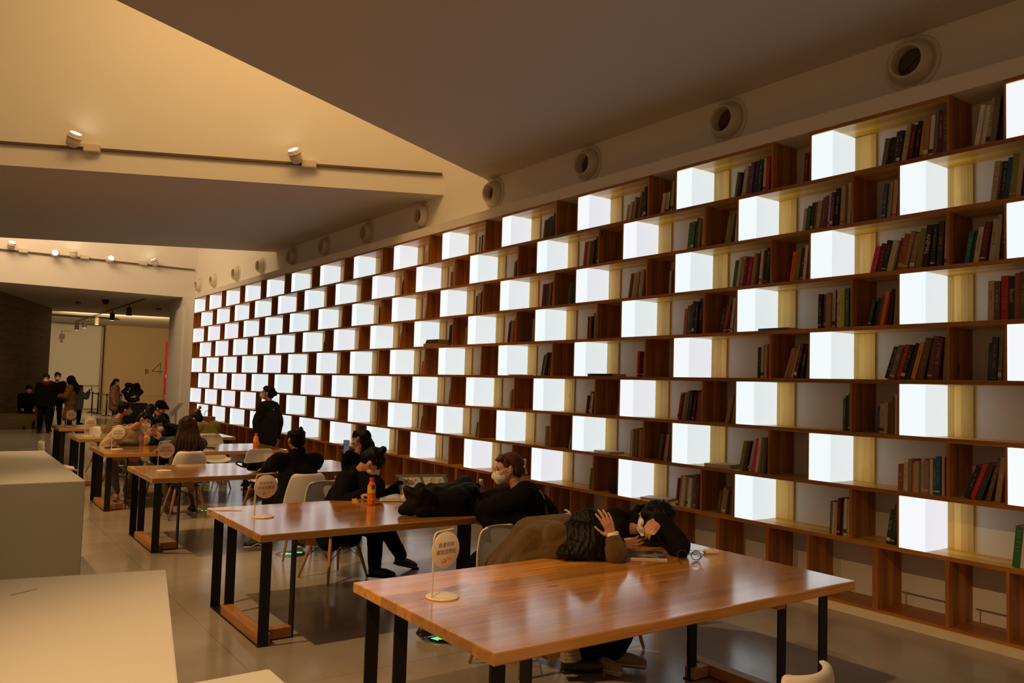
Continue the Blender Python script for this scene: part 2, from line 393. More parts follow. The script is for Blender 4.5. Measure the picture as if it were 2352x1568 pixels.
# acrylic light boxes: one per long bay, visible ones each their own thing
for r in range(1, 9):
    z1, z0 = zrow(r-1)-.036, zrow(r)+.001
    ks = [k for k in range(0, 17) if k+off(r) <= 16.2]
    vis = [k for k in ks if k+off(r) <= 14.05]
    for k in ks:
        uu = k+off(r); y1 = YK(uu)-.001; y0 = YK(uu+.13)
        bm = B(); box(bm, XF+.004, XB-.03, y0, y1, z0, z1)
        cool = random.random() < .28
        for f in bm.faces:
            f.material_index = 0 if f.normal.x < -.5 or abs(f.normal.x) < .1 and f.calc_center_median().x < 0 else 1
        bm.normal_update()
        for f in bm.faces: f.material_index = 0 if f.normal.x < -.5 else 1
        lb = link('light_box', bm, [glow_front[cool], glow_side[cool]])
        n = len(vis)-vis.index(k) if k in vis else 0
        lab = f'glowing white light box, {ROW[r]} shelf row, {ORD[n]} light box from the right' if n > 1 else f'glowing white light box, {ROW[r]} shelf row, nearest the right edge'
        if n == 0: lab = f'glowing white light box in the {ROW[r]} shelf row past the right edge'
        tag(lb, lab, 'light box', 'lit white boxes set in the bookshelf')
        bm = B(); box(bm, XB-.03, XB-.013, YK(uu+.252), y1, z0, z1)
        link('backing_board', bm, wood_back, lb)

# ------------------------------------------------------------------ books
PAL = dict(black=(.012, .011, .012), charcoal=(.04, .038, .036), grey=(.16, .15, .14), beige=(.48, .38, .26), cream=(.62, .55, .42), white=(.75, .72, .66), brown=(.14, .07, .035),
           rust=(.35, .09, .03), maroon=(.13, .012, .016), red=(.48, .02, .03), pink=(.85, .05, .25), rose=(.55, .22, .22), orange=(.85, .16, .03), amber=(.72, .33, .03), yellow=(.7, .5, .06), olive=(.22, .23, .04),
           green=(.03, .17, .05), forest=(.015, .05, .03), teal=(.01, .17, .17), blue=(.015, .09, .26), navy=(.012, .03, .09), purple=(.13, .04, .24), tan=(.34, .21, .10))
CODE = dict(k='black', c='charcoal', g='grey', b='beige', e='cream', w='white', n='brown', u='rust', m='maroon', r='red', p='pink', s='rose', o='orange', a='amber', y='yellow', v='olive', G='green', f='forest', t='teal', B='blue', N='navy', P='purple', T='tan')
page_m = plain('book_pages', (.62, .54, .40), .8)
ink = {'light': plain('spine_print_light', (.72, .68, .58), .6), 'dark': plain('spine_print_dark', (.05, .035, .03), .6), 'gold': plain('spine_print_gold', (.6, .38, .1), .5), 'red': plain('spine_print_red', (.5, .05, .04), .6)}
def bookmat(c): return plain('cover_'+c, PAL[c], .5, var=.12, bscale=25)
# bays: (row, k, 'L' long bay / 'D' short bay) -> colours left to right, lean in degrees, height range (m)
SPEC = {}
def S(r, k, t, s, lean=6, h0=.22, h1=.33, wd=None): SPEC[(r, k, t)] = (s, lean, h0, h1, wd)
S(1,13,'L','gkckebmkaTwgmn',9,.24,.36); S(1,13,'D','wwbgk',9,.30,.36); S(1,12,'L','gkkebPNfwrn',8,.24,.34); S(1,12,'D','mm',3,.28,.30)
S(1,11,'L','bebTvgckk',9,.2,.34); S(1,11,'D','eekbb',8,.2,.33); S(1,10,'L','nkkffkkG',8,.24,.32); S(1,10,'D','c',4); S(1,9,'L','tbkbrT',3,.24,.28); S(1,9,'D','ya',4,.24,.28)
S(1,8,'L','bbenT',6,.2,.3); S(1,7,'D','vT',4,.2,.24); S(1,7,'L','TbTn',3,.24,.32); S(1,6,'L','mmr',4,.28,.36); S(1,6,'D','v',3); S(1,3,'L','nT',6)
S(2,13,'L','bcBvbkcenbTg',6,.30,.34,.036); S(2,12,'L','eGfnbgPePknbwr',6,.22,.36); S(2,12,'D','Bbew',5,.28,.34); S(2,11,'L','GGbkvyn',6,.28,.32); S(2,11,'D','vvcw',10,.28,.34)
S(2,10,'L','rbTuckfe',7,.28,.33); S(2,10,'D','ff',8,.25,.26); S(2,9,'L','nkr',5,.2,.25); S(2,9,'D','G',7); S(2,8,'L','nTn',2,.24,.34,.06); S(2,7,'L','bkkr',8,.22,.34); S(2,6,'L','nTe',2,.24,.34); S(2,5,'L','y',1); S(2,1,'L','kk',9); S(2,0,'L','kn',2)
S(3,13,'L','pmkenuTTvkkcw',13,.22,.36,.043); S(3,13,'D','tkemebk',9,.24,.34); S(3,12,'L','GebmreTcwkkc',8,.27,.33); S(3,12,'D','ovmwm',8,.28,.31)
S(3,11,'L','nmbbebck',9,.26,.31); S(3,11,'D','ekc',2,.24,.26); S(3,10,'L','rmcnvrbT',5,.28,.32); S(3,10,'D','fGckm',5,.22,.3); S(3,9,'L','kTTmkeb',1,.26,.34); S(3,9,'D','b',3); S(3,8,'L','bnk',9,.22,.3); S(3,8,'D','r',2); S(3,7,'L','kmmr',4,.3,.33); S(3,6,'L','Tnkc',2,.2,.36); S(3,4,'L','kn',8); S(3,3,'L','nT',9); S(3,1,'L','nnT',10)
S(4,13,'L','bnrkunTeckgm',1,.30,.34,.043); S(4,12,'L','kgsTekeyGk',1,.28,.34); S(4,12,'D','fknokT',12,.22,.31); S(4,11,'L','sgBnkNkrt',4,.28,.36); S(4,11,'D','crkkee',12,.26,.33); S(4,10,'L','krkmvk',1,.27,.3); S(4,10,'D','r',1)
S(4,9,'L','mkTgrr',7,.28,.32); S(4,9,'D','kkTTn',3,.25,.3); S(4,8,'L','kkrm',5,.28,.33); S(4,8,'D','vTe',4,.26,.3); S(4,7,'L','Terbu',7,.22,.28); S(4,7,'D','k',2); S(4,6,'L','Tckb',3,.22,.3); S(4,5,'L','nnkT',6,.2,.3); S(4,4,'L','kg',4); S(4,2,'L','nT',9)
S(5,13,'L','kgrkkannmT',17,.27,.34,.042); S(5,13,'D','fcvg',3,.29,.33); S(5,12,'L','kefbrm',1,.28,.31); S(5,12,'D','sTymkg',17,.27,.31); S(5,11,'L','rNvT',3,.26,.28); S(5,10,'L','kgyknTk',12,.26,.3); S(5,9,'L','mm',1,.3,.33); S(5,9,'D','mr',1); S(5,8,'L','rbTn',8,.2,.28); S(5,7,'L','T',9); S(5,6,'L','bbT',6); S(5,4,'L','kT',9)
S(6,12,'L','Gkn',1,.28,.31,.03); S(6,12,'D','BbbTne',2,.23,.31); S(6,11,'L','emTgfmrgk',9,.26,.31); S(6,11,'D','bTT',13,.24,.26); S(6,10,'L','cTekk',7,.22,.28); S(6,10,'D','b',10); S(6,9,'L','bnTk',3,.22,.28); S(6,8,'L','Gv',9); S(6,7,'L','kek',5,.2,.28); S(6,7,'D','f',6); S(6,6,'L','k',7); 
S(7,13,'L','ueTabeTeGBem',1,.22,.30); S(7,13,'D','krcnT',20,.27,.31); S(7,12,'L','Gvnkepwenn',11,.25,.33,.032); S(7,12,'D','f',3); S(7,11,'L','mekTTTTT',1,.28,.31,.028); S(7,11,'D','GmTbk',10,.27,.29); S(7,10,'L','TgTk',3,.24,.27); S(7,10,'D','kbk',14,.16,.2); S(7,9,'L','GTb',12,.2,.28); S(7,8,'L','mbT',9,.2,.24); S(7,6,'L','r',3)
S(8,13,'L','GwGGwGeGb',5,.28,.3,.037); S(8,12,'L','gwbmvweb',2,.27,.31,.024); S(8,12,'D','cf',9,.27,.3); S(8,11,'L','mseewgmf',5,.28,.33,.038); S(8,11,'D','nbTPT',9,.22,.27); S(8,10,'L','TGTg',6,.24,.27,.022); S(8,10,'D','kk',25,.2,.24); S(8,9,'L','GTT',4); S(8,8,'L','s',9); S(8,7,'L','r',7)

def make_book(wd, h, dep, col, detail, idx, lab=None):
    """spine faces -X; origin at bottom centre of spine"""
    bm = B(); t = .003
    box(bm, 0, .004, -wd/2, wd/2, 0, h, bevel=.0012 if detail else 0)
    box(bm, .003, dep, -wd/2, -wd/2+t, 0, h); box(bm, .003, dep, wd/2-t, wd/2, 0, h)
    bk = link('book', bm, bookmat(col))
    bm = B(); box(bm, .004, dep-.006, -wd/2+t, wd/2-t, .004, h-.005)
    if detail:
        link('pages', bm, page_m, bk)
        dark = sum(PAL[col]) < .9
        im = ink['light' if dark else 'dark']
        if random.random() < .25: im = ink['gold' if dark else 'red']
        if detail == 1 and random.random() < .8:
            # lettering-like strokes reading up the spine, plus a band
            bm = B(); s = wd*random.uniform(.16, .34); z = h*random.uniform(.25, .4); zt = h*random.uniform(.7, .92)
            while z < zt:
                l = random.uniform(.5, .9)*s
                if random.random() < .82:
                    a = random.random()
                    if a < .5: box(bm, -.0012, 0, -s/2, s/2, z, z+l*.22)
                    if a > .25: box(bm, -.0012, 0, -s/2, -s/2+s*.22, z, z+l*.8)
                    if a > .6: box(bm, -.0012, 0, s/2-s*.22, s/2, z, z+l*.8)
                z += l*random.choice((1.2, 1.2, 1.2, 2.6))
            if random.random() < .4: box(bm, -.001, 0, -wd/2+.001, wd/2-.001, h*.08, h*(.08+random.choice((.03, .1))))
            link('spine_print', bm, im, bk)
        elif isinstance(detail, str):
            tb = text_bm(detail, wd*(.95 if len(detail) < 8 else .62))
            M = Matrix(((0, 0, -1, -.0015), (0, -1, 0, 0), (-1, 0, 0, h*.55), (0, 0, 0, 1)))
            # text runs down the spine, letters upright when the head is tilted right
            M = Matrix(((0, 0, -1, -.0015), (0, -1, 0, 0), (-1, 0, 0, h*.55), (0, 0, 0, 1))) @ Matrix.Rotation(0, 4, 'Z')
            for v in tb.verts: v.co = M @ v.co
            link('spine_title', tb, im, bk)
    else:
        bm.free()
    return bk
TITLES = {(3,13,'L',10): 'ANIMAL', (2,12,'L',10): 'BRETT AMORY', (3,12,'D',1): 'The Art Museum', (3,13,'L',1): 'HE 500 YEARS OF ART', (4,11,'L',7): 'the Knowing', (4,13,'L',4): 'Bosch', (3,13,'D',3): 'LANDSCAPES', (5,12,'D',5): 'Charles Burger'}
todo = []
for (r, k, t), (s, lean, h0, h1, wd) in SPEC.items():
    base = k+off(r)
    y_end = YK(base+.742)+.013 if t == 'L' else YK(base+1)+.018
    n = len(s); W = []
    rnd = random.Random(r*100+k*7+(t == 'D'))
    maxw = (.55 if k >= 13 else .48) if t == 'L' else .24
    for i in range(n): W.append((wd or .034)*rnd.uniform(.7, 1.25))
    sc_ = min(1, maxw/sum(W)); W = [x*sc_ for x in W]
    th = math.radians(lean); zb = zrow(r)+.001; sN, tb, hN = .002, 0.0, 9.9; lim = .86 if t == 'L' else .37
    for i in range(n-1, -1, -1):
        f = i/max(1, n-1); h = min(h0+(h1-h0)*f + rnd.uniform(-.018, .018), .365)
        a = th*min(1, (n-i)/max(1.0, n*.55)) + (rnd.uniform(-.01, .01) if lean > 3 else 0); a = max(a, 0, math.atan(tb))
        s0 = sN + max(0, min(h*math.cos(a), hN)*(math.tan(a)-tb)) + .0006
        if s0 + W[i] > lim: break
        todo.append((base, r, k, t, i, n, y_end + s0 + W[i]/2*math.cos(a), zb + W[i]/2*math.sin(a), a, W[i], h, CODE[s[i]]))
        sN = s0 + W[i]/math.cos(a); tb = math.tan(a); hN = h*math.cos(a)
def vis_key(e):
    base, t = e[0], e[3]
    return e[9]*e[10]/(YK(base)**2+38)**1.5 * (1 if t == 'L' else .8)*(YK(base)**-.5)
todo.sort(key=vis_key, reverse=True)
ind, rest = todo[:300], todo[300:]
def bays_right(r, k, t):
    # count bays (long and short) from the picture's right edge along the row
    vis0 = 14.02; first = max([kk+off(r) for kk in range(0, 16) if kk+off(r) <= vis0])
    e = k+off(r) + (0 if t == 'L' else .742)
    n = 0; u = first
    lst = []
    while u >= -.01: lst.append(u); lst.append(u-1+.742); u -= 1
    lst = [x for x in lst]
    return min(range(len(lst)), key=lambda q: abs(lst[q]-e))+1
cname = {'charcoal': 'dark grey', 'maroon': 'dark red', 'forest': 'dark green', 'navy': 'dark blue', 'rust': 'reddish brown', 'rose': 'dusty pink', 'amber': 'orange yellow', 'tan': 'light brown', 'pink': 'bright pink', 'orange': 'bright orange'}
for e in ind:
    base, r, k, t, i, n, yy, zb, a, wdt, h, col = e
    det = TITLES.get((r, k, t, i+1)) or TITLES.get((r, k, t, i+1)) or (1 if base > 9.5 else 2)
    rr = random.Random(int(base*1000)+i+r*31)
    bk = make_book(wdt, h, min(.26, h*.72), col, det, i)
    bk.location = (XF+.03+rr.uniform(0, .05), yy, zb); bk.rotation_euler = (a, 0, 0)
    nb = bays_right(r, k, t); cn = cname.get(col, col)
    pos = ORD[i+1] if n > 1 else ''
    size = 'slim ' if wdt < .026 else ('thick ' if wdt > .04 else '')
    if n == 1: lab = f'single {cn} book, {ROW[r]} shelf row, {ORD[nb] if nb <= 17 else str(nb)+"th"} bay from the right'
    else: lab = f'{size}{cn} book, {pos} from left, {ROW[r]} row, {ORD[nb] if nb <= 17 else str(nb)+"th"} bay from the right'
    tag(bk, lab, 'book', f'books on the {ROW[r]} shelf row')
if rest:
    bm = B(); cols = sorted({e[11] for e in rest}); 
    for e in rest:
        base, r, k, t, i, n, yy, zb, a, wdt, h, col = e
        M = Matrix.Translation((XF+.05, yy, zb)) @ Matrix.Rotation(a, 4, 'X')
        box(bm, 0, .2, -wdt/2, wdt/2, 0, h, mi=cols.index(col), M=M)
    o = link('distant_books', bm, [bookmat(c) for c in cols])
    tag(o, 'small far away books standing on the distant left end of the shelves', 'books', kind='stuff')
# books lying flat
def flat_book(r, u, x, wy, col, lab, z=0, th=.022, wx=.22, rz=0):
    bm = B(); box(bm, -wx/2, wx/2, -wy/2, wy/2, 0, .003, bevel=.001); box(bm, -wx/2, wx/2, -wy/2, wy/2, th-.003, th, bevel=.001); box(bm, -wx/2, -wx/2+.003, -wy/2, wy/2, 0, th)
    b_ = link('book', bm, bookmat(col)); bm = B(); box(bm, -wx/2+.003, wx/2-.004, -wy/2+.004, wy/2-.004, .003, th-.003); link('pages', bm, page_m, b_)
    b_.location = (x, YK(u), zrow(r)+.001+z); b_.rotation_euler = (0, 0, rz)
    tag(b_, lab, 'book', 'books lying flat on the shelves')
flat_book(4, 12.5+.505-.26, XF+.14, .32, 'blue', 'thin blue and white book lying flat, fourth row, in front of a light box')
flat_book(5, 11.27, XF+.14, .42, 'black', 'black book lying flat in the fifth row left of standing books', th=.03)
flat_book(7, 12.33, XF+.16, .28, 'cream', 'cream magazine lying flat, seventh row, left of leaning green books', th=.03, rz=.2)
flat_book(7, 11.30, XF+.16, .30, 'white', 'white magazine lying flat, seventh row, beside dark thick books', th=.02, rz=-.15)
flat_book(4, 8.505+.30, XF+.14, .42, 'tan', 'light brown book, lowest of the flat pile in the fourth row', th=.045)
flat_book(4, 8.505+.32, XF+.14, .36, 'charcoal', 'dark grey book, middle of the flat pile in the fourth row', z=.046, th=.03)
flat_book(4, 8.505+.33, XF+.14, .34, 'brown', 'brown book on top of the flat pile in the fourth row', z=.077, th=.025)
flat_book(5, 10.20, XF+.14, .3, 'beige', 'thin beige book lying flat in the fifth row before a light box', th=.012)
flat_book(8, 11.77, XF+.2, .32, 'cream', 'open cream sheet folder lying flat, bottom lit row, above the boy', th=.02, rz=.3)

# ------------------------------------------------------------------ air nozzles on the upper wall
nz = None
NY = [3.50, 5.43, 7.61, 9.69, 11.82, 13.90, 15.93, 17.80, 19.93, 21.95, 24.10, 25.75]
for i, y in enumerate(NY):
    n = i+1
    lab = f'round cream air nozzle above the shelves, {ORD[n]} from the right' if n > 1 else 'largest round cream air nozzle, nearest the right edge of the picture'
    if nz is None:
        nz = thing('air_nozzle', lab, 'air vent', (XB, y, 4.545), 0, 'air nozzles above the bookshelf')
        bm = B(); lathe(bm, (.0, 0, 0), (-1, 0, 0), [(.235, 0), (.235, .010), (.229, .018), (.205, .022), (.198, .010), (.190, .004)], 48); link('flange', bm, cream_metal, nz, True)
        bm = B(); pr_ = [(.184, .0), (.180, .03), (.171, .065), (.158, .10), (.143, .128), (.134, .138), (.127, .136), (.123, .11), (.121, .0), (.118, -.02)]
        lathe(bm, (0, 0, 0), (-1, -.05, -.05), pr_, 48, cap=False); link('ball_jet', bm, cream_metal, nz, True)
        bm = B(); cyl(bm, (-.004, 0, 0), (-.012, 0, 0), .13, seg=32); box(bm, -.03, -.004, -.006, .006, -.125, .125, M=Matrix.Rotation(.9, 4, 'X')); link('dark_throat', bm, plain('duct_inside', (.10, .075, .04), .8), nz)
    else: dup(nz, (XB, y, 4.545), 0, lab)
for o in nz.children:
    if o.name.startswith('dark_throat'): pass

# ------------------------------------------------------------------ track rails and spotlights
rail_m = plain('track_metal', (.13, .08, .045), .5, metal=.2)
lamp_body = plain('lamp_body', (.70, .62, .50), .45)
def rail(p0, p1, lab, name='light_track'):
    bm = B(); p0, p1 = Vector(p0), Vector(p1); d = (p1-p0).normalized(); q = d.to_track_quat('X', 'Z').to_matrix().to_4x4(); q.translation = p0
    L_ = (p1-p0).length; box(bm, 0, L_, -.018, .018, -.018, .018, M=q)
    return tag(link(name, bm, rail_m), lab, 'light track')
def well_pt(x, o_=0): return Vector((x, diag2(x)-o_*1.0, 0))
rail((-6, diag2(-6)-.03, 5.115), (6.47, diag2(6.47)-.03, 5.115), 'thin light track across the yellow wall of the near ceiling opening')
rail((-6, 26.16, 5.12), (6.45, 26.16, 5.07), 'thin light track across the far wall above the low ceiling')
spot0 = None
def spot(loc, dirv, lab, grp):
    global spot0
    if spot0 is None:
        spot0 = thing('track_spotlight', lab, 'spotlight', loc, 0, grp)
        bm = B(); lathe(bm, (0, 0, -.10), (0, 0, 1), [(.05, 0), (.085, .03), (.095, .10), (.095, .16)], 28); lathe(bm, (0, 0, .055), (0, 0, 1), [(.112, 0), (.112, .012)], 28)
        link('lamp_head', bm, lamp_body, spot0, True)
        bm = B(); lathe(bm, (0, 0, .062), (0, 0, 1), [(.086, 0), (.086, .055), (.078, .055)], 28, cap=False); link('lamp_rim', bm, lamp_body, spot0, True)
        bm = B(); lathe(bm, (0, 0, .105), (0, 0, 1), [(.0782, 0), (.0782, .006)], 28); link('lens', bm, lamp_glow, spot0)
        r = spot0
    else: r = dup(spot0, loc, 0, lab, grp)
    r.rotation_euler = Vector(dirv).to_track_quat('Z', 'Y').to_euler()
    return r
def driver_box(loc, rz, lab):
    bm = B(); box(bm, -.11, .11, -.05, .05, -.055, .055, bevel=.01)
    o = link('track_adapter', bm, lamp_body); o.location = loc; o.rotation_euler = (0, 0, rz); return tag(o, lab, 'track adapter', 'adapter boxes on the light tracks')
ar = math.atan(-.485)
for x, dv, dx, which in ((1.50, (.18, -.52, .9), .25, 'left'), (4.37, (-.55, -.35, .85), .22, 'right')):
    p_ = well_pt(x, .17); spot(p_+Vector((0, 0, 5.19)), dv, f'lit spotlight on the near wall track, {which} one', 'spotlights on the near track')
    q_ = well_pt(x+dx, .07); driver_box((q_.x, q_.y, 5.115), ar, f'small cream adapter box beside the {which} near spotlight')
    lamp('spot_beam', 'SPOT', p_+Vector((0, 0, 5.19))+Vector(dv).normalized()*.16, 18, (1, .78, .5), p_+Vector((0, 0, 5.19))+Vector(dv)*3, .05, spot=70, blend=.8)
for x, z, dv, lab, hasbox in ((1.56, 5.19, (.1, -.55, .8), 'spotlight at the left end of the far track', 1), (2.62, 5.10, (-.10, -1, .12), 'glaring spotlight on the far track aimed at the camera', 0), (3.08, 5.13, (0, -.12, 1), 'upright spotlight on the far track beside the glaring one', 1),
                       (4.02, 5.08, (.15, -.9, .45), 'fourth spotlight from the left on the far track', 0), (5.25, 5.14, (-.45, -.1, .8), 'spotlight at the right end of the far track', -1)):
    spot((x, 25.98, z), dv, lab, 'spotlights on the far track')
    if hasbox: driver_box((x+.3*hasbox, 26.11, 5.11), 0, f'adapter box on the far track next to the {lab.split(" on the")[0].split(" at the")[0]}' if False else ('adapter box on the far track, ' + ('leftmost' if x < 2 else ('middle one' if x < 4 else 'rightmost'))))
    lamp('spot_beam', 'SPOT', Vector((x, 25.98, z))+Vector(dv).normalized()*.16, 9, (1, .80, .52), Vector((x, 25.98, z))+Vector(dv)*3, .04, spot=60, blend=.7)
# lobby ceiling: track with can lights, detectors, slot
rail((5.36, 27.8, ZL-.02), (5.36, 43, ZL-.02), 'dark light track running along the low lobby ceiling')
can0 = None; can_m = plain('can_metal', (.10, .07, .04), .5)
for i, y in enumerate((30.2, 33.4, 36.9, 40.2, 42.6)):
    lab = f'dark cylindrical ceiling spotlight in the lobby, {ORD[i+1]} from the right' if i else 'cylindrical ceiling spotlight in the lobby, rightmost on its track'
    if can0 is None:
        can0 = thing('ceiling_spotlight', lab, 'spotlight', (5.36, y, ZL-.04), 0, 'can spotlights on the lobby track')
        bm = B(); cyl(bm, (0, 0, 0), (0, 0, -.12), .02); cyl(bm, (0, 0, -.10), (0, 0, -.38), .085, seg=20); link('lamp_can', bm, can_m, can0)
        bm = B(); cyl(bm, (0, 0, -.375), (0, 0, -.385), .07, seg=20); link('lens', bm, glow('can_glow', (1, .8, .5), 1.6), can0)
    else: dup(can0, (5.36, y, ZL-.04), 0, lab)
bm = B(); cyl(bm, (0, 0, 0), (0, 0, -.06), .11, seg=20, mi=0); ell(bm, (0, 0, -.07), (.095, .095, .09)); o = link('dome_camera', bm, dark_hole, None, True, (4.48, 29.3, ZL-.001)); tag(o, 'dark dome camera on the low lobby ceiling', 'camera')
for x, y, n in ((3.93, 31.2, 'nearest the stone wall'), (6.15, 34.6, 'right of the can spotlights'), (6.56, 31.4, 'rightmost, beside the white pillar')):
    bm = B(); cyl(bm, (0, 0, 0), (0, 0, -.05), .10, .07, seg=16); o = link('smoke_detector', bm, can_m, None, True, (x, y, ZL-.001)); tag(o, f'small round smoke detector on the lobby ceiling, {n}', 'smoke detector', 'smoke detectors on the lobby ceiling')
bm = B(); prism(bm, [(3.2, 38.3), (6.3, 38.3), (6.7, 39.6), (3.2, 39.6)], ZL-.012, ZL-.002); tag(link('ceiling_slot', bm, dark_hole), 'dark slot vent across the far lobby ceiling', 'vent')
# wall lettering B4
ink_dark = plain('wall_lettering', (.04, .03, .02), .5)
t = thing('wall_number', 'dark B4 lettering on the ochre lobby wall', 'sign', (9.0, 44.49, 1.8))
bm = text_bm('B', .34, extrude=.01); 
for v in bm.verts: v.co = Vector((v.co.x-.12, -v.co.z, v.co.y+.14))
link('letter', bm, ink_dark, t)
bm = B(); tube(bm, [(.52, 0, .0), (.52, 0, .62)], .014, 6); tube(bm, [(.52, 0, .62), (.12, 0, .17)], .014, 6); tube(bm, [(.12, 0, .17), (.66, 0, .17)], .014, 6); link('numeral', bm, ink_dark, t)
bm = B(); box(bm, 8.74, 8.98, 39.9, 40.0, .3, 3.35); t = tag(link('red_banner', bm, plain('banner_red', (.50, .010, .014), .6)), 'tall narrow red banner beside the white pillar', 'banner')
bm = B(); cyl(bm, (8.86, 39.89, 1.75), (8.86, 39.9, 1.75), .1, seg=12); cyl(bm, (8.86, 39.89, .8), (8.86, 39.9, .8), .1, seg=12); link('gold_emblem', bm, plain('gold', (.6, .35, .08), .5), t)
# lantern drawing and grey shapes on the gate
t = thing('lantern_graphic', 'grey lantern drawing with an orange tassel on the white gate', 'wall graphic', (4.98, 44.59, 3.5))
gm = plain('graphic_grey', (.32, .30, .26), .7)
bm = B(); box(bm, -.1, .14, -.008, 0, -.12, .14, bevel=.004); box(bm, -.02, .02, -.008, 0, .14, .30); box(bm, 0, .42, -.008, 0, .29, .31); link('lantern', bm, gm, t)
bm = B(); box(bm, -.03, .04, -.008, 0, -.22, -.12); box(bm, -.07, .08, -.008, 0, -.27, -.22); link('tassel', bm, plain('tassel', (.6, .13, .03), .6), t)

# ------------------------------------------------------------------ reading tables
TX0, TX1, TZ = 1.79, 4.20, .745
TABLES = [(2.57, 3.84), (5.27, 6.53), (8.60, 9.87), (11.48, 12.72), (14.20, 15.35), (16.90, 18.00)]
TLAB = ['nearest glossy wooden reading table with black steel legs, two people slumped on it', 'second glossy wooden reading table from the front, black coat lying on it', 'third wooden reading table from the front, small black bag on it',
        'fourth wooden reading table from the front, where the couple share a phone', 'fifth wooden reading table from the front, mostly hidden behind the couple', 'farthest wooden reading table, in front of the standing group']
tab0 = None
for i, (ya, yb) in enumerate(TABLES):
    xo = (0, 0, .03, .05, .10, .14)[i]
    cx, cyy = (TX0+TX1)/2+xo, (ya+yb)/2
    if tab0 is None:
        tab0 = thing('reading_table', TLAB[0], 'table', (cx, cyy, 0), 0, 'wooden reading tables in a row')
        hx, hy = (TX1-TX0)/2, (yb-ya)/2
        bm = B(); box(bm, -hx, hx, -hy, hy, TZ-.05, TZ, bevel=.006); link('tabletop', bm, wood_table, tab0)
        ends = [dict(leg=[(-1.165, -1.095, .545, .557), (-1.135, -1.065, .30, .312), (-1.165, -1.095, -.557, -.545), (-.90, -.888, -.46, -.39)],
                     plate=[(-1.165, -1.095, -.557, .557), (-1.10, -.888, -.46, -.39)], beam=[(-1.16, -1.075, -.54, .30), (-1.07, -.90, -.46, -.385)], rail=(-.84, -.77)),
                dict(leg=[(1.03, 1.10, .41, .422), (.855, .925, .245, .257), (1.07, 1.14, -.24, -.228), (1.07, 1.14, -.507, -.495)],
                     plate=[(1.03, 1.10, -.507, .422), (.855, 1.05, .22, .29)], beam=[(1.01, 1.09, -.40, .405), (.87, 1.005, .215, .29)], rail=(.70, .77))]
        for E_ in ends:
            for q in E_['leg']:
                bm = B(); box(bm, *q, .001, TZ-.05); link('leg', bm, black_steel, tab0)
            bm = B(); 
            for q in E_['plate']: box(bm, *q, .0005, .008)
            link('foot_plate', bm, black_steel, tab0)
            bm = B()
            for q in E_['beam']: box(bm, *q, .008, .075, bevel=.004)
            link('foot_beam', bm, wood_base, tab0)
            bm = B(); box(bm, *E_['rail'], -.50, .50, TZ-.125, TZ-.05, bevel=.004); link('cross_rail', bm, wood_base, tab0)
    else: dup(tab0, (cx, cyy, 0), 0, TLAB[i])

# ------------------------------------------------------------------ table signs
sign_m = plain('sign_cream', (.82, .74, .62), .4); sign_ink = plain('sign_ink', (.10, .035, .03), .6); sign_red = plain('sign_red', (.5, .10, .04), .6)
SLOC = [(2.035, 3.37, .18), (2.035, 5.95, .0), (2.07, 9.25, 0), (2.09, 12.12, 0), (2.12, 14.72, 0), (2.17, 17.38, 0)]
sg0 = None
for i, (x, y, rz) in enumerate(SLOC):
    lab = 'round white sign on a thin stand on the ' + ('nearest', 'second', 'third', 'fourth', 'fifth', 'farthest')[i] + ' reading table'
    if sg0 is None:
        sg0 = thing('table_sign', lab, 'sign', (x, y, TZ), rz, 'round table signs')
        bm = B(); lathe(bm, (0, 0, 0), (0, 0, 1), [(.078, 0), (.080, .002), (.080, .006), (.077, .008)], 40); link('base', bm, sign_m, sg0, True)
        bm = B(); pts = spline([(-.064, 0, .006), (-.064, 0, .10), (-.064, 0, .26), (-.062, 0, .29), (-.052, 0, .306), (-.035, 0, .312), (.06, 0, .318)], 6); tube(bm, pts, .0042, 8); link('stand_rod', bm, sign_m, sg0, True)
        bm = B(); lathe(bm, (.012, .004, .222), (0, -1, 0), [(.084, 0), (.086, .0015), (.086, .0065), (.084, .008)], 48); link('disc', bm, sign_m, sg0, True)
        for s_, z_, sz in (('阅读完毕', .245, .0255), ('请放回原处', .212, .0255), ('山东', .176, .010), ('美术馆', .165, .010)):
            bm = text_bm(s_, sz); dx = -.012 if sz < .02 else 0
            for v in bm.verts: v.co = Vector((v.co.x+.012+dx, -.0046, v.co.y+z_))
            link('lettering', bm, sign_ink, sg0)
        bm = B(); tube(bm, [(.010, -.0046, .172), (.022, -.0046, .181), (.036, -.0046, .180), (.046, -.0046, .174)], .0012, 5); tube(bm, [(.030, -.0046, .181), (.034, -.0046, .172)], .001, 5); link('emblem', bm, sign_red, sg0)
    else: dup(sg0, (x, y, TZ), rz, lab)

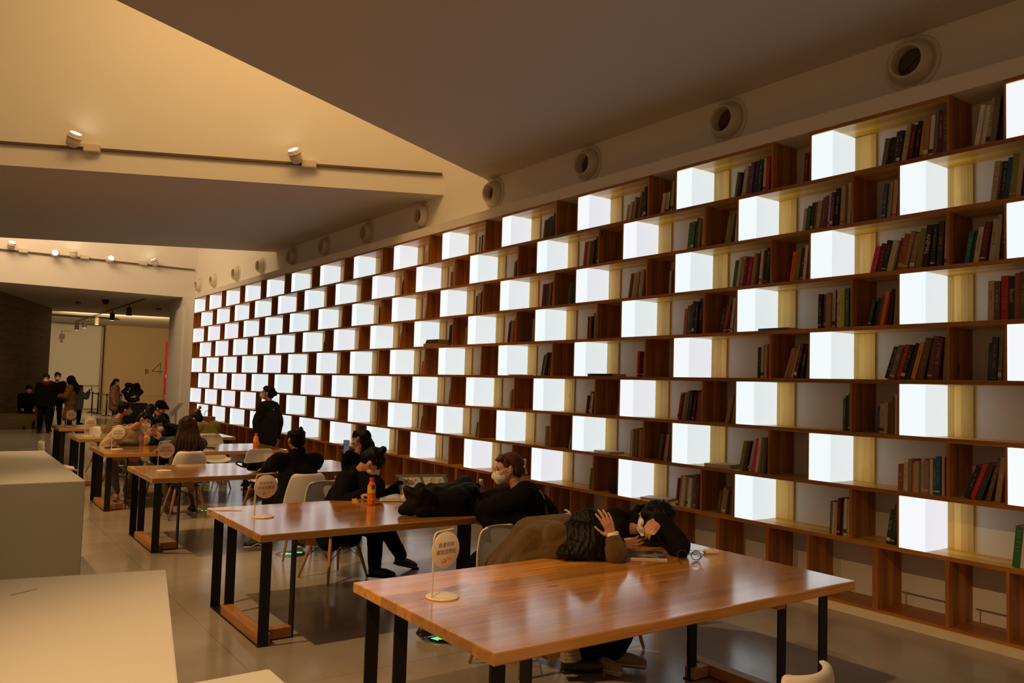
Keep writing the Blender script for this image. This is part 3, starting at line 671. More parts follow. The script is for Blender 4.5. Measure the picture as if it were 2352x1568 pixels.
# ------------------------------------------------------------------ shell chairs
def shell_mesh():
    prof = [(-.235, .835, .115), (-.245, .826, .150), (-.248, .80, .172), (-.245, .75, .190), (-.238, .68, .208), (-.225, .60, .222), (-.205, .53, .230), (-.165, .47, .232), (-.10, .438, .232), (0, .428, .230), (.10, .434, .228), (.17, .444, .218), (.205, .440, .200), (.222, .425, .17)]
    bm = B(); nu = 12; rows = []
    for j, (y, z, hw) in enumerate(prof):
        f = min(1, max(0, (j-1)/5)) if j < 7 else 1; row = []
        for i in range(nu+1):
            u = -1+2*i/nu; a = abs(u)
            back = 1-min(1, max(0, (j-5)/3)); seat = 1-back
            row.append((u*hw, y+.055*back*a**2.2, z+.055*seat*a**3*(1 if j < 11 else .5)))
        rows.append([Vector(p_) for p_ in row])
    th = .006; top = []; bot = []
    for j, row in enumerate(rows):
        ta, tb = [], []
        for i, p_ in enumerate(row):
            du = rows[j][min(i+1, nu)]-rows[j][max(i-1, 0)]; dv = rows[min(j+1, len(rows)-1)][i]-rows[max(j-1, 0)][i]
            n = du.cross(dv).normalized()
            ta.append(bm.verts.new(p_+n*th/2)); tb.append(bm.verts.new(p_-n*th/2))
        top.append(ta); bot.append(tb)
    R = len(rows)
    for j in range(R-1):
        for i in range(nu):
            bm.faces.new((top[j][i], top[j+1][i], top[j+1][i+1], top[j][i+1])); bm.faces.new((bot[j][i], bot[j][i+1], bot[j+1][i+1], bot[j+1][i]))
        bm.faces.new((top[j][0], bot[j][0], bot[j+1][0], top[j+1][0])); bm.faces.new((top[j][nu], top[j+1][nu], bot[j+1][nu], bot[j][nu]))
    for i in range(nu):
        bm.faces.new((top[0][i], top[0][i+1], bot[0][i+1], bot[0][i])); bm.faces.new((top[R-1][i], bot[R-1][i], bot[R-1][i+1], top[R-1][i+1]))
    bmesh.ops.recalc_face_normals(bm, faces=bm.faces)
    bmesh.ops.subdivide_edges(bm, edges=bm.edges, cuts=1, use_grid_fill=True, smooth=.6)
    return bm
ch0 = None
def chair(x, y, face, lab):
    """face: direction (degrees, 0 = +y, clockwise) the sitter looks"""
    global ch0
    rz = -math.radians(face)
    if ch0 is None:
        ch0 = thing('shell_chair', lab, 'chair', (x, y, 0), rz, 'white shell chairs with wooden legs')
        link('seat_shell', shell_mesh(), plast_white, ch0, True)
        for sx in (-1, 1):
            for sy_ in (-1, 1):
                bm = B(); lathe(bm, (sx*.13, sy_*.11, .40), Vector((sx*.22, sy_*.21-.0, 0))-Vector((sx*.13, sy_*.11, .40)), [(.013, 0), (.0165, .12), (.0155, .25), (.010, .418)], 12); link('leg', bm, wood_leg, ch0, True)
        bm = B()
        P_ = lambda sx, sy_, t: Vector((sx*.13, sy_*.11, .40)).lerp(Vector((sx*.22, sy_*.21, 0)), t)
        for a, b_ in (((-1, -1), (1, -1)), ((-1, 1), (1, 1)), ((-1, -1), (-1, 1)), ((1, -1), (1, 1))):
            for t0, t1 in ((.02, .55), (.55, .02)): tube(bm, [P_(*a, t0), P_(*b_, t1)], .0032, 6)
        for sx in (-1, 1): tube(bm, [(sx*.14, -.13, .405), (sx*.14, .13, .405)], .006, 6)
        for sy_ in (-1, 1): tube(bm, [(-.14, sy_*.12, .405), (.14, sy_*.12, .405)], .006, 6)
        link('wire_brace', bm, black_steel, ch0)
        return ch0
    return dup(ch0, (x, y, 0), rz, lab)
chair(3.13, 4.24, 166, 'white shell chair under the girl in the fuzzy brown coat')
chair(3.88, 4.28, 195, 'white shell chair under the boy resting his head at the nearest table')
chair(3.74, 4.86, -40, 'white shell chair under the woman with a chain strap bag')
chair(3.02, 6.90, 165, 'white shell chair under the girl in black reading at the second table')
chair(3.08, 7.92, 2, 'white shell chair with its back to the camera, under the man in black')
chair(3.68, 8.02, -5, 'white shell chair partly hidden behind the reading girl, third table')
chair(3.56, 10.42, 178, 'empty white shell chair on the far side of the third table')
chair(2.65, 10.70, 0, 'white shell chair under the long haired woman in grey')
chair(3.70, 13.25, 178, 'empty white shell chair on the far side of the fourth table')
chair(3.72, 13.95, 5, 'grey shaded white shell chair at the near side of the fifth table')
chair(2.32, 13.15, 170, 'white shell chair under the boy in the cream sweater')
chair(2.88, 13.15, 180, 'white shell chair under the girl in the blue sleeve')
chair(2.58, 16.05, 70, 'pale shell chair under the person in the striped jacket')
chair(1.45, 12.55, 90, 'empty white shell chair beyond the white plinth at the left edge')
chair(2.43, 1.87, -6, 'white shell chair whose back rim shows at the bottom right corner')
chair(3.45, 16.25, 190, 'pale shell chair under the person in a black cap')

# ------------------------------------------------------------------ white plinths on the left
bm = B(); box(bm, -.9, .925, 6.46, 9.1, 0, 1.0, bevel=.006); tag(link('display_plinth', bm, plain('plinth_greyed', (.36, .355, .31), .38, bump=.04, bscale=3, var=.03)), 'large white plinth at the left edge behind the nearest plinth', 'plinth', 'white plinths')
bm = B(); M = Matrix.Translation((.79, 3.41, 0)) @ Matrix.Rotation(math.radians(-11.2), 4, 'Z')
box(bm, -1.7, 0, -2.2, 0, 0, 1.0, bevel=.006, M=M); pl = tag(link('display_plinth', bm, plinth_mat), 'nearest large white plinth at the bottom left with a short scratch', 'plinth', 'white plinths')
bm = B(); box(bm, -.05, .05, -.0015, .0015, 1.0, 1.0008, M=Matrix.Translation((.30, 3.28, 0)) @ Matrix.Rotation(.55, 4, 'Z')); link('scratch', bm, plain('scratch', (.12, .06, .05), .6), pl)
bm = B(); box(bm, .62, .865, .9, 2.41, 0, .9, bevel=.008); tag(link('display_plinth', bm, plinth_mat), 'lower cream plinth whose corner shows at the bottom edge', 'plinth', 'white plinths')

# ------------------------------------------------------------------ floor exit lights
ex0 = None
for i, (x, y) in enumerate(((3.0, 4.90), (3.06, 8.02), (3.07, 11.1))):
    lab = 'round green arrow exit light set in the floor ' + ('by the nearest table', 'behind the second table', 'under the third table chair')[i]
    if ex0 is None:
        ex0 = thing('floor_exit_light', lab, 'floor light', (x, y, 0), 0, 'green arrow lights in the floor')
        bm = B(); lathe(bm, (0, 0, 0), (0, 0, 1), [(.165, 0), (.16, .005), (.135, .006), (.128, .003)], 40); link('steel_ring', bm, plain('steel', (.4, .38, .34), .4, metal=.8), ex0, True)
        bm = B(); cyl(bm, (0, 0, .0005), (0, 0, .0045), .128, seg=40); link('glass_disc', bm, plain('dark_glass', (.01, .012, .01), .1), ex0)
        bm = B(); prism(bm, [(.11, .03), (.05, .055), (-.005, .0), (-.045, .025), (-.03, .045), (-.10, .035), (-.08, -.03), (-.065, -.01), (.005, -.05), (.05, .015), (.10, -.01)], .0045, .0062); link('arrow', bm, green_glow, ex0)
    else: dup(ex0, (x, y, 0), 0, lab)

# ------------------------------------------------------------------ people
V = Vector
def cloth(name, col, rough=.9, bs=90, bump=.35, sheen=0): return plain(name, col, rough, bump=bump, bscale=bs, var=.10, sheen=sheen, spec=.12)
skin = plain('skin', (.56, .28, .17), .5, var=.06, bscale=30)
eye_m = plain('eye_dark', (.01, .007, .006), .25)
mask_m = plain('mask_white', (.80, .76, .72), .8, bump=.08, bscale=40); mask_blue = plain('mask_blue', (.25, .45, .62), .8); mask_pink = plain('mask_mauve', (.42, .28, .50), .8)
nail_m = plain('nail', (.72, .50, .42), .3)
def hairmat(name, col):
    m = plain(name, col, .5, spec=.16); t = m.node_tree; b = t.nodes['Principled BSDF']
    tc = nd(t, 'ShaderNodeTexCoord'); mp = nd(t, 'ShaderNodeMapping'); mp.inputs['Scale'].default_value = (140, 140, 9); n = nd(t, 'ShaderNodeTexNoise'); n.inputs['Scale'].default_value = 1
    bp = nd(t, 'ShaderNodeBump'); bp.inputs['Strength'].default_value = .35; bp.inputs['Distance'].default_value = .004
    t.links.new(tc.outputs['Object'], mp.inputs[0]); t.links.new(mp.outputs[0], n.inputs[0]); t.links.new(n.outputs['Fac'], bp.inputs['Height']); t.links.new(bp.outputs[0], b.inputs['Normal'])
    return m
hair_k = hairmat('hair_black', (.004, .0028, .0022)); hair_n = hairmat('hair_brown', (.03, .013, .006)); hair_r = hairmat('hair_auburn', (.09, .032, .014))

def frame(fwd, up):
    f = V(fwd).normalized(); u = V(up); r = f.cross(u).normalized(); u = r.cross(f)
    return Matrix((r, f, u)).transposed()          # columns: right, forward, up
def ik(a, c, l1, l2, pole):
    a, c = V(a), V(c); d = c-a; L = d.length
    if L >= l1+l2-.002: return a + d*(l1/(l1+l2))
    x = (L*L + l1*l1 - l2*l2)/(2*L); h = math.sqrt(max(0, l1*l1-x*x)); p_ = V(pole); p_ = (p_ - d*(p_.dot(d)/d.dot(d))).normalized()
    return a + d.normalized()*x + p_*h
def hand(bm, wrist, d, n, side, curl=.35, s=1.0, spread=.10, thumb=.7, nails=None):
    """d: towards the fingers, n: out of the palm, side: +1 when the thumb lies along d x n, else -1"""
    wrist = V(wrist); d = V(d).normalized(); n = V(n); n = (n-d*n.dot(d)).normalized(); t = d.cross(n)*side
    sh = 8 if s else 8
    for k, (off_, ln) in enumerate(((.028, .088), (.010, .092), (-.009, .088), (-.026, .080))):
        kn = wrist + (d*ln + t*off_)*s
        capsule(bm, wrist + (d*.012 + t*off_*.55)*s, kn, .0145*s, .0118*s, 10)
    tips = []
    for k, (off_, ln, ph) in enumerate(((.030, .086, (.040, .024, .020)), (.010, .091, (.045, .028, .021)), (-.010, .087, (.041, .026, .020)), (-.028, .079, (.032, .020, .018)))):
        p0 = wrist + (d*ln + t*off_)*s; a = -curl*.25 if curl < 0 else 0; dd = (d + t*spread*(1.2-.8*k)).normalized(); ax = dd.cross(n).normalized()
        rs = (.0098, .0088, .0080, .0066); pts = [p0]
        for j in range(3):
            a += curl*(.8, 1.05, .75)[j]*(1+.12*k)
            q = Quaternion(ax, a); dir_ = q @ dd
            if dir_.dot(n) < (dd.dot(n)): q = Quaternion(ax, -a); dir_ = q @ dd
            pts.append(pts[-1] + dir_*ph[j]*s)
        chain(bm, pts, [r*s*(.86 if k == 3 else 1) for r in rs], 8)
        tips.append((pts[-1], (pts[-1]-pts[-2]).normalized(), n))
    b0 = wrist + (d*.018 + t*.022)*s; td = (d*(1-.35*thumb) + t*thumb + n*.35*thumb).normalized(); p1 = b0 + td*.042*s; td2 = (td*.7 + d*.6 + n*.15).normalized(); p2 = p1 + td2*.032*s; p3 = p2 + (td2 + d*.25).normalized()*.024*s
    chain(bm, [b0, p1, p2, p3], [.0155*s, .0115*s, .0100*s, .0080*s], 8)
    tips.append((p3, (p3-p2).normalized(), n))
    return tips
def person(label, root, J, style, detail=1, s=1.0, group=None, extra=None):
    """J: joint positions in metres, world frame"""
    R = V((root[0], root[1], root[2] if len(root) > 2 else 0)); T = lambda p_: V(p_)-R
    t = thing('person', label, 'person', R, 0, group)
    vox = {2: .0052, 1: .0085, 0: .014}[detail]; cv = {2: .0085, 1: .012, 0: .018}[detail]
    hip, neck, head = T(J['hip']), T(J['neck']), T(J['head'])
    up = (neck-hip).normalized(); face = V(J['face']).normalized(); sd = V(J['side']); sd = (sd-up*sd.dot(up)).normalized()   # towards the person's right
    fwd = up.cross(sd)
    fw = J.get('w', .165)*s
    shR, shL = neck - up*.055*s + sd*fw, neck - up*.055*s - sd*fw
    if 'shR' in J: shR = T(J['shR'])
    if 'shL' in J: shL = T(J['shL'])
    arms = []
    for nm, sh in (('R', shR), ('L', shL)):
        if 'w'+nm not in J: arms.append(None); continue
        wr = T(J['w'+nm]); el = T(J['e'+nm]) if 'e'+nm in J else ik(sh, wr, .28*s, .25*s, J.get('ep'+nm, (0, 0, -1)))
        arms.append((sh, el, wr, J.get('h'+nm, (wr-el)), J.get('n'+nm, (0, 0, -1)), J.get('c'+nm, .35)))
    legs = []
    hR, hL = hip + sd*.09*s, hip - sd*.09*s
    for nm, h_ in (('R', hR), ('L', hL)):
        if 'a'+nm not in J: legs.append(None); continue
        an = T(J['a'+nm]); kn = T(J['k'+nm]) if 'k'+nm in J else ik(h_, an, .42*s, .42*s, J.get('kp'+nm, fwd))
        legs.append((h_, kn, an, V(J.get('t'+nm, (fwd.x, fwd.y, 0))).normalized()))
    # body: one continuous surface
    hm = frame(face, J.get('hup', up)); hs = J.get('hs', 1.0)*s
    H_ = lambda x, y, z: head + hm @ V((x, y, z))*hs
    tf = Matrix((sd, fwd, up)).transposed()
    bm = B()
    hr = [(0, -.012, .032, .073, .094, .082), (0, .008, -.018, .065, .080, .085), (0, .034, -.078, .043, .048, .034), (-.077, -.01, -.012, .012, .02, .03), (.077, -.01, -.012, .012, .02, .03),
          (0, .070, .022, .050, .020, .012), (0, .086, -.058, .021, .011, .008), (.036, .060, -.035, .025, .026, .025), (-.036, .060, -.035, .025, .026, .025)]
    for x, y, z, a, b_, c in hr: ell(bm, H_(x, y, z), (a*hs, b_*hs, c*hs), hm)
    capsule(bm, H_(0, .086, .010), H_(0, .103, -.022), .009*hs, .0125*hs)
    capsule(bm, neck - up*.03, H_(0, -.02, -.05), .056*s, .050*s)
    capsule(bm, shR, shL, .05*s, .05*s); ell(bm, neck - up*.17*s, (.135*s, .095*s, .17*s), tf); ell(bm, hip + up*.10*s, (.125*s, .09*s, .14*s), tf); ell(bm, hip, (.15*s, .11*s, .10*s), tf)
    tips = []
    for i, a in enumerate(arms):
        if not a: continue
        sh, el, wr, hd, hn, cu = a
        chain(bm, [sh, el, wr], [.047*s, .037*s, .026*s]); hd = V(hd).normalized()
        k = 'R' if i == 0 else 'L'
        tp = hand(bm, wr, hd, hn, J.get('s'+k, 1 if i else -1), cu, J.get('hsz', 1.0)*s, J.get('sp', .10), J.get('th'+k, .7)); tips.append((k, tp))
    for l in legs:
        if l: chain(bm, [l[0], l[1], l[2]], [.075*s, .052*s, .036*s]); capsule(bm, l[2]-V((0, 0, .03)), l[2]+l[3]*.10*s-V((0, 0, .045*s)), .03*s, .025*s)
    body = blob('body', bm, skin, vox, t, 2)
    if detail == 2:
        for k, tp in tips:
            for p_, dd, nn in tp:
                bm = B(); f_ = frame(dd, -V(nn)); ell(bm, p_ + dd*.002 - V(nn).normalized()*.0055, (.0045, .0065, .0022), f_, 8); link('fingernail', bm, nail_m, body, True)
    # eyes
    if style.get('eyes', True):
        for sx in (-1, 1):
            bm = B(); ell(bm, H_(sx*.031, .082, .003), (.011*hs, .006*hs, .0045*hs), hm, 10); link('eye', bm, eye_m, body, True)
            bm = B(); ell(bm, H_(sx*.032, .090, .024), (.015*hs, .004*hs, .003*hs), hm, 8); link('eyebrow', bm, style['hair_m'], body, True)
    # top
    puff = style.get('puff', 0); bm = B()
    for sx in (-1, 0, 1):
        chain(bm, [hip + sd*sx*.065*s - up*style.get('drop', .02), neck - up*.22*s + sd*sx*.075*s, neck - up*.085*s + sd*sx*.06*s], [(.108+puff)*s, (.105+puff)*s, (.075+puff*.5)*s])
    for i, a in enumerate(arms):
        sh = shR if i == 0 else shL
        if a:
            e = a[2] + (a[1]-a[2]).normalized()*style.get('cuff', .01)
            chain(bm, [neck - up*.06*s, sh, a[1], e], [.06*s, (.066+puff)*s, (.054+puff*.9)*s, (.040+puff*.6)*s])
        else: capsule(bm, neck - up*.06*s, sh, .06*s, .066*s)
    if style.get('collar'): 
        for q in range(8):
            an = q*PI/4; c_ = neck - up*.01*s + (sd*math.cos(an)+fwd*math.sin(an))*.062*s; capsule(bm, c_, c_+up*style['collar']*s, .026*s, .024*s)
    if style.get('skirt'):
        for sx in (-1, 0, 1):
            for q in style['skirt']: capsule(bm, hip + sd*sx*.07*s, hip + sd*sx*.13*s + V(q)*s, .115*s, .10*s)
    if extra: extra(bm, T, s)
    top = blob(style.get('top_name', 'jacket'), bm, style['top_m'], cv, t, 3, style.get('wr', .007), style.get('wsc', (13, 13, 16)), seed=root[0]*3)
    # trousers and shoes
    if any(legs):
        bm = B(); ell(bm, hip, (.165*s, .125*s, .11*s), tf)
        lw = style.get('legw', 1.0)
        for l in legs:
            if l: chain(bm, [l[0], l[1], l[2] + V((0, 0, .02))], [.092*s, .068*s*lw, .050*s*lw])
        blob('trousers', bm, style['leg_m'], cv, t, 3, .006, (11, 11, 9), seed=root[1])
        for l in legs:
            if not l: continue
            a, d_ = l[2], l[3]; g = V((a.x, a.y, a.z-.075*s)); bm = B()
            chain(bm, [a, g + V((0, 0, .045*s)) - d_*.02, g + d_*.10*s + V((0, 0, .035*s)), g + d_*.17*s + V((0, 0, .026*s))], [.042*s, .043*s, .042*s, .033*s], 10)
            sh_ = blob('shoe', bm, style['shoe_m'], cv, t, 2)
            bm = B(); M = Matrix.Translation(g) @ frame(d_, (0, 0, 1)).to_4x4(); box(bm, -.042*s, .042*s, -.06*s, .20*s, -.006*s, .020*s, bevel=.014*s, M=M); link('sole', bm, style.get('sole_m', style['shoe_m']), sh_, True)
            if detail == 2 or style.get('laces'):
                bm = B(); r_ = d_.cross(V((0, 0, 1)))
                for q in range(4): c_ = g + d_*(.045+.022*q) + V((0, 0, .088-.010*q))*s; tube(bm, [c_-r_*.028, c_+V((0, 0, .004)), c_+r_*.028], .003, 5)
                link('laces', bm, style.get('lace_m', style['shoe_m']), sh_)
    # mask
    if style.get('mask'):
        bm = B(); ell(bm, H_(0, .052, -.048), (.060*hs, .062*hs, .055*hs), hm); capsule(bm, H_(0, .100, -.008), H_(0, .122, -.045), .010*hs, .016*hs); capsule(bm, H_(0, .122, -.045), H_(0, .085, -.095), .016*hs, .018*hs)
        mk = blob('face_mask', bm, style['mask'], vox, t, 2)
        for sx in (-1, 1):
            if style.get('noloops'): continue
            bm = B(); tube(bm, spline([H_(sx*.055, .062, -.02), H_(sx*.078, .03, -.002), H_(sx*.088, -.008, .015)], 4), .0014, 5); tube(bm, spline([H_(sx*.052, .055, -.078), H_(sx*.076, .02, -.045), H_(sx*.086, -.012, -.03)], 4), .0014, 5); link('ear_loop', bm, mask_m, mk)
    # hair
    hb = B(); hsn = style.get('hair', 'short')
    if hsn != 'hidden':
        ell(hb, H_(0, -.022, .042), (.080*hs, .097*hs, .082*hs), hm); ell(hb, H_(0, -.055, -.005), (.074*hs, .062*hs, .082*hs), hm)
        for q in range(-3, 4): capsule(hb, H_(q*.020, .045, .102-.006*abs(q)), H_(q*.022, .086-.006*abs(q), style.get('fringe', .058)), .018*hs, .009*hs)
        for sx in (-1, 1): capsule(hb, H_(sx*.070, .02, .06), H_(sx*.076, .015, .01), .018*hs, .010*hs)
        if style.get('sidehair'):
            for sx in (-1, 1): ell(hb, H_(sx*.052, .035, .035), (.034*hs, .055*hs, .062*hs), hm); ell(hb, H_(sx*.072, -.008, -.008), (.026*hs, .042*hs, .052*hs), hm)
        if hsn == 'short':
            rr = random.Random(3)
            for q in range(26):
                a, z = rr.uniform(0, 2*PI), rr.uniform(.02, .12); r_ = math.sqrt(max(0, 1-(z/.135)**2)); c_ = H_(.08*math.cos(a)*r_, -.02+.095*math.sin(a)*r_, z)
                capsule(hb, c_, c_ + (c_-head).normalized()*.012 + V((rr.uniform(-1, 1), rr.uniform(-1, 1), rr.uniform(-.2, 1)))*.010, .014*hs, .005*hs, 8)
        if 'long' in hsn:
            for q in J['hair']:
                pts = spline([H_(*q[0])] + [T(p_) for p_ in q[1]], 5); n_ = len(pts)
                for i in range(n_-1): capsule(hb, pts[i], pts[i+1], q[2]*(1-.45*i/n_), q[2]*(1-.45*(i+1)/n_), 8)
        if 'bun' in hsn:
            ell(hb, H_(*style.get('bun', (0, -.125, .03))), (.040*hs, .035*hs, .042*hs), hm)
        blob('hair', hb, style['hair_m'], {2: .006, 1: .0085, 0: .014}[detail], t, 2, .004 if detail else .003, (60, 60, 9), seed=1)
    else: hb.free()
    return t, H_, T, hm
def phone(p0, d, n, col, lab, w_=.072, l_=.15, screen=None, held=''):
    """p0 centre, d long axis, n screen normal"""
    M = Matrix.Translation(p0) @ frame(V(d), V(n)).to_4x4()
    t = thing('phone', lab, 'phone', (0, 0, 0)); t.matrix_world = M
    bm = B(); box(bm, -w_/2, w_/2, -l_/2, l_/2, -.004, .004, bevel=.003); link('phone_case', bm, plain('phone_'+col, dict(black=(.012, .012, .014), pinkish=(.36, .25, .22), blue=(.05, .08, .12))[col], .3), t)
    bm = B(); box(bm, -w_/2+.003, w_/2-.003, -l_/2+.003, l_/2-.003, .004, .0046); link('screen', bm, screen or plain('screen_off', (.01, .012, .016), .08), t)
    return t
BLK = cloth('cloth_black', (.0045, .004, .004)); BLK2 = cloth('cloth_black_twill', (.007, .006, .005)); OLV = cloth('cloth_dark_olive', (.012, .011, .007)); JEAN = cloth('denim_dark', (.015, .016, .02))
sole_w = plain('sole_white', (.62, .56, .45), .6); sh_blk = plain('shoe_black', (.012, .011, .010), .4)

# girl in the fuzzy brown coat, head resting over the table
def p1x(bm, T, s):
    for a, b_, r0, r1 in (((3.08, 4.30, .58), (3.12, 4.12, .78), .15, .14), ((3.02, 4.14, .62), (3.06, 3.99, .80), .13, .12), ((3.14, 4.14, .80), (3.24, 3.95, .86), .14, .12), ((3.10, 4.0, .78), (3.18, 3.86, .84), .11, .10), ((3.05, 4.05, .74), (3.14, 3.82, .80), .12, .10), ((3.0, 4.0, .68), (3.10, 3.84, .76), .10, .08), ((3.14, 3.90, .86), (3.10, 4.12, .80), .09, .12), ((3.12, 4.36, .50), (3.05, 4.2, .52), .15, .14), ((3.0, 4.08, .60), (3.1, 3.95, .64), .10, .10)): capsule(bm, T(a), T(b_), r0, r1)
fuzz = plain('fuzzy_brown_fleece', (.105, .052, .011), 1.0, bump=1.0, bscale=160, var=.45, sheen=.25, spec=.05)
knit = plain('ribbed_knit', (.36, .29, .19), 1.0, bump=.3, bscale=30)
J1 = dict(hip=(3.10, 4.32, .52), neck=(3.27, 3.93, .88), head=(3.30, 3.80, .905), face=(.25, -.35, -.9), side=(-.93, -.25, .05), hup=(.3, -.9, .3), shL=(3.44, 3.88, .86), shR=(3.12, 3.86, .86),
          eL=(3.335, 3.565, .80), wL=(3.335, 3.60, .885), hL=(-.36, .06, .93), nL=(.15, .98, .15), sL=1, cL=.30, eR=(3.14, 3.84, .80), wR=(3.26, 3.74, .79), hR=(1, -.3, 0), nR=(0, 0, -1), cR=.2,
          kR=(3.15, 3.93, .50), aR=(3.24, 3.84, .12), tR=(.8, -.4, 0), kL=(3.34, 3.90, .50), aL=(3.42, 4.02, .12), tL=(.8, -.3, 0), thL=.9, sp=.16,
          hair=[((x, y, .03), [(3.30+.86*x*1.0-.04, 3.80-.5*x-.03-d, .93), (3.25+.86*x*1.3-.03, 3.74-.5*x*1.3-.02-d, .86), (3.17+.86*(x*1.9), 3.66-.5*(x*1.9)-d*.3, .785)], .036) for x, y, d in
                [(-.075, -.02, -.02), (-.075, .02, .02), (-.06, .05, .05), (-.04, .07, .07), (-.02, .085, .08), (0, .09, .085), (.02, .085, .08), (.04, .07, .07), (.06, .05, .04), (.075, .0, .0), (-.05, .0, -.02), (-.03, .05, .03), (.01, .05, .03), (.035, .03, .02)]])
person('young person in a fuzzy brown coat slumped over the nearest table, hand on head', (3.10, 4.24), J1, dict(top_m=fuzz, top_name='fuzzy_coat', puff=.028, cuff=.035, leg_m=cloth('trousers_knit', (.05, .045, .035)), shoe_m=sh_blk, lace_m=sh_blk, hair='long', hair_m=hair_k, eyes=False, wr=.005, wsc=(9, 9, 9)), 2, .98, extra=p1x)
P1 = [o for o in bpy.data.objects if o.name == 'person'][0]
bm = B(); lathe(bm, V((3.335, 3.60, .893))-V((3.10, 4.24, 0)), (-.1, .2, .93), [(.036, -.03), (.041, 0), (.040, .016), (.034, .019)], 20); link('cuff', bm, plain('cuff_white', (.75, .66, .52), .9), P1, True)
bm = B()
for (x, y) in ((3.24, 3.84),):
    pr_ = []
    for q in range(40): pr_.append((.052+.003*math.sin(q*2.1)+.012*max(0, 1-q/12), .006*q*1.15))
    lathe(bm, V((x, y, .115))-V((3.10, 4.24, 0)), (-.1, .12, 1), pr_, 28)
rb = link('leg_warmer', bm, plain('ribbed_knit', (.36, .29, .19), 1.0), P1, True)
for v in rb.data.vertices:
    a = math.atan2(v.co.y+.40, v.co.x-.14); v.co.x += .003*math.cos(a)*math.sin(a*22); v.co.y += .003*math.sin(a)*math.sin(a*22)

# boy in dark jacket with his head down
sweat = cloth('jacket_dark_green_black', (.008, .008, .005))
J2 = dict(hip=(4.00, 4.28, .52), neck=(3.93, 3.98, .87), head=(3.885, 3.79, .925), face=(-.38, .04, -.92), side=(-.95, -.25, 0), hup=(.1, -.95, .1), shR=(3.76, 4.02, .84), shL=(4.05, 3.88, .83), hs=1.05,
          eL=(3.80, 3.50, .805), wL=(3.715, 3.585, .965), hL=(-.88, .02, -.46), nL=(-.35, .35, -.85), cL=.62, sL=1, thL=.35, eR=(3.50, 3.84, .80), wR=(3.475, 3.70, .82), hR=(.85, -.52, -.02), nR=(.45, .80, .25), cR=.30, sR=-1, sp=.05,
          kR=(3.62, 3.90, .50), aR=(3.44, 3.86, .105), tR=(.35, -.9, 0), kL=(3.82, 3.85, .50), aL=(3.60, 3.84, .105), tL=(.6, -.7, 0))
def p2x(bm, T, s):
    capsule(bm, T((3.93, 4.05, .84)), T((3.76, 4.04, .90)), .09, .075); capsule(bm, T((3.80, 3.50, .80)), T((3.90, 3.68, .84)), .07, .08); capsule(bm, T((4.0, 4.0, .75)), T((3.9, 3.85, .70)), .12, .10)
person('young person in a dark jacket resting their head on one arm, holding a phone', (3.88, 4.28), J2, dict(top_m=sweat, top_name='jacket', puff=.022, leg_m=BLK, legw=1.5, shoe_m=plain('shoe_suede', (.30, .22, .13), .8), sole_m=sole_w, lace_m=plain('lace_black', (.02, .02, .02), .8), hair='short', hair_m=hair_k, mask=mask_m, eyes=False, collar=.09, fringe=-.01, noloops=True, sidehair=True), 2, 1.0, extra=p2x)
phone((3.62, 3.665, .835), (.8, -.45, .25), (.1, .5, .85), 'black', 'black phone in the hands of the person with their head down')

# woman with auburn hair and chain strap, seen from behind the nearest table
J3 = dict(hip=(3.72, 4.84, .52), neck=(3.635, 4.95, .985), head=(3.575, 5.02, 1.135), face=(-.86, .48, -.12), side=(.45, .86, 0), w=.17, wR=(3.62, 5.62, .80), hR=(.2, 1, 0), epR=(.4, 0, -.6), eL=(3.46, 5.12, .80), wL=(3.60, 5.40, .79), hL=(.3, .9, 0),
          kL=(3.38, 5.10, .46), aL=(3.02, 4.96, .10), tL=(-.9, .1, 0), kR=(3.60, 5.28, .47), aR=(3.60, 5.34, .10), tR=(-.2, .9, 0))
def p3x(bm, T, s):
    for a, b_, r0, r1 in (((3.64, 4.92, .90), (3.50, 5.06, .80), .13, .11), ((3.72, 4.82, .52), (3.68, 4.86, .84), .19, .16), ((3.80, 4.82, .50), (3.76, 4.86, .76), .15, .16), ((3.54, 5.04, .86), (3.46, 5.13, .80), .11, .09), ((3.52, 5.0, .66), (3.48, 5.08, .78), .12, .10), ((3.62, 4.95, .62), (3.58, 4.98, .80), .15, .14), ((3.70, 4.88, .45), (3.52, 5.0, .50), .14, .12), ((3.66, 4.90, .95), (3.74, 4.84, .80), .11, .15)): capsule(bm, T(a), T(b_), r0, r1)
t3, H3, T3_, hm3 = person('person in a loose black coat with auburn hair in a clip and white mask', (3.72, 4.84), J3, dict(top_m=BLK, top_name='coat', puff=.035, leg_m=BLK, shoe_m=sh_blk, hair='bun', bun=(0, -.11, .0), hair_m=hair_r, mask=mask_m, fringe=.075, skirt=[(0, 0, -.12)]), 1, 1.0, extra=p3x)
bm = B(); 
for q in range(7): ell(bm, H3(-.030+.010*abs(q-3), -.118-.004*abs(q-3), .050-.016*q), (.014+.004*(q % 2), .013, .012), hm3, 10)
link('hair_claw_clip', bm, plain('clip_cream', (.72, .60, .48), .4), t3, True)
gl = plain('frame_dark', (.03, .02, .015), .3)
def specs(H, par, m=gl, r=.024):
    bm = B()
    for sx in (-1, 1):
        c = [H(sx*.033+r*math.cos(a), .104, .0+r*.85*math.sin(a)) for a in [2*PI*i/16 for i in range(17)]]; tube(bm, c, .0016, 5)
        tube(bm, [H(sx*.057, .103, .006), H(sx*.078, .02, .006), H(sx*.08, -.02, -.004)], .0018, 5)
    tube(bm, [H(-.010, .106, .004), H(.010, .106, .004)], .0016, 5); return link('glasses', bm, m, par)
specs(H3, t3, plain('frame_clear', (.55, .5, .45), .2, metal=.6))
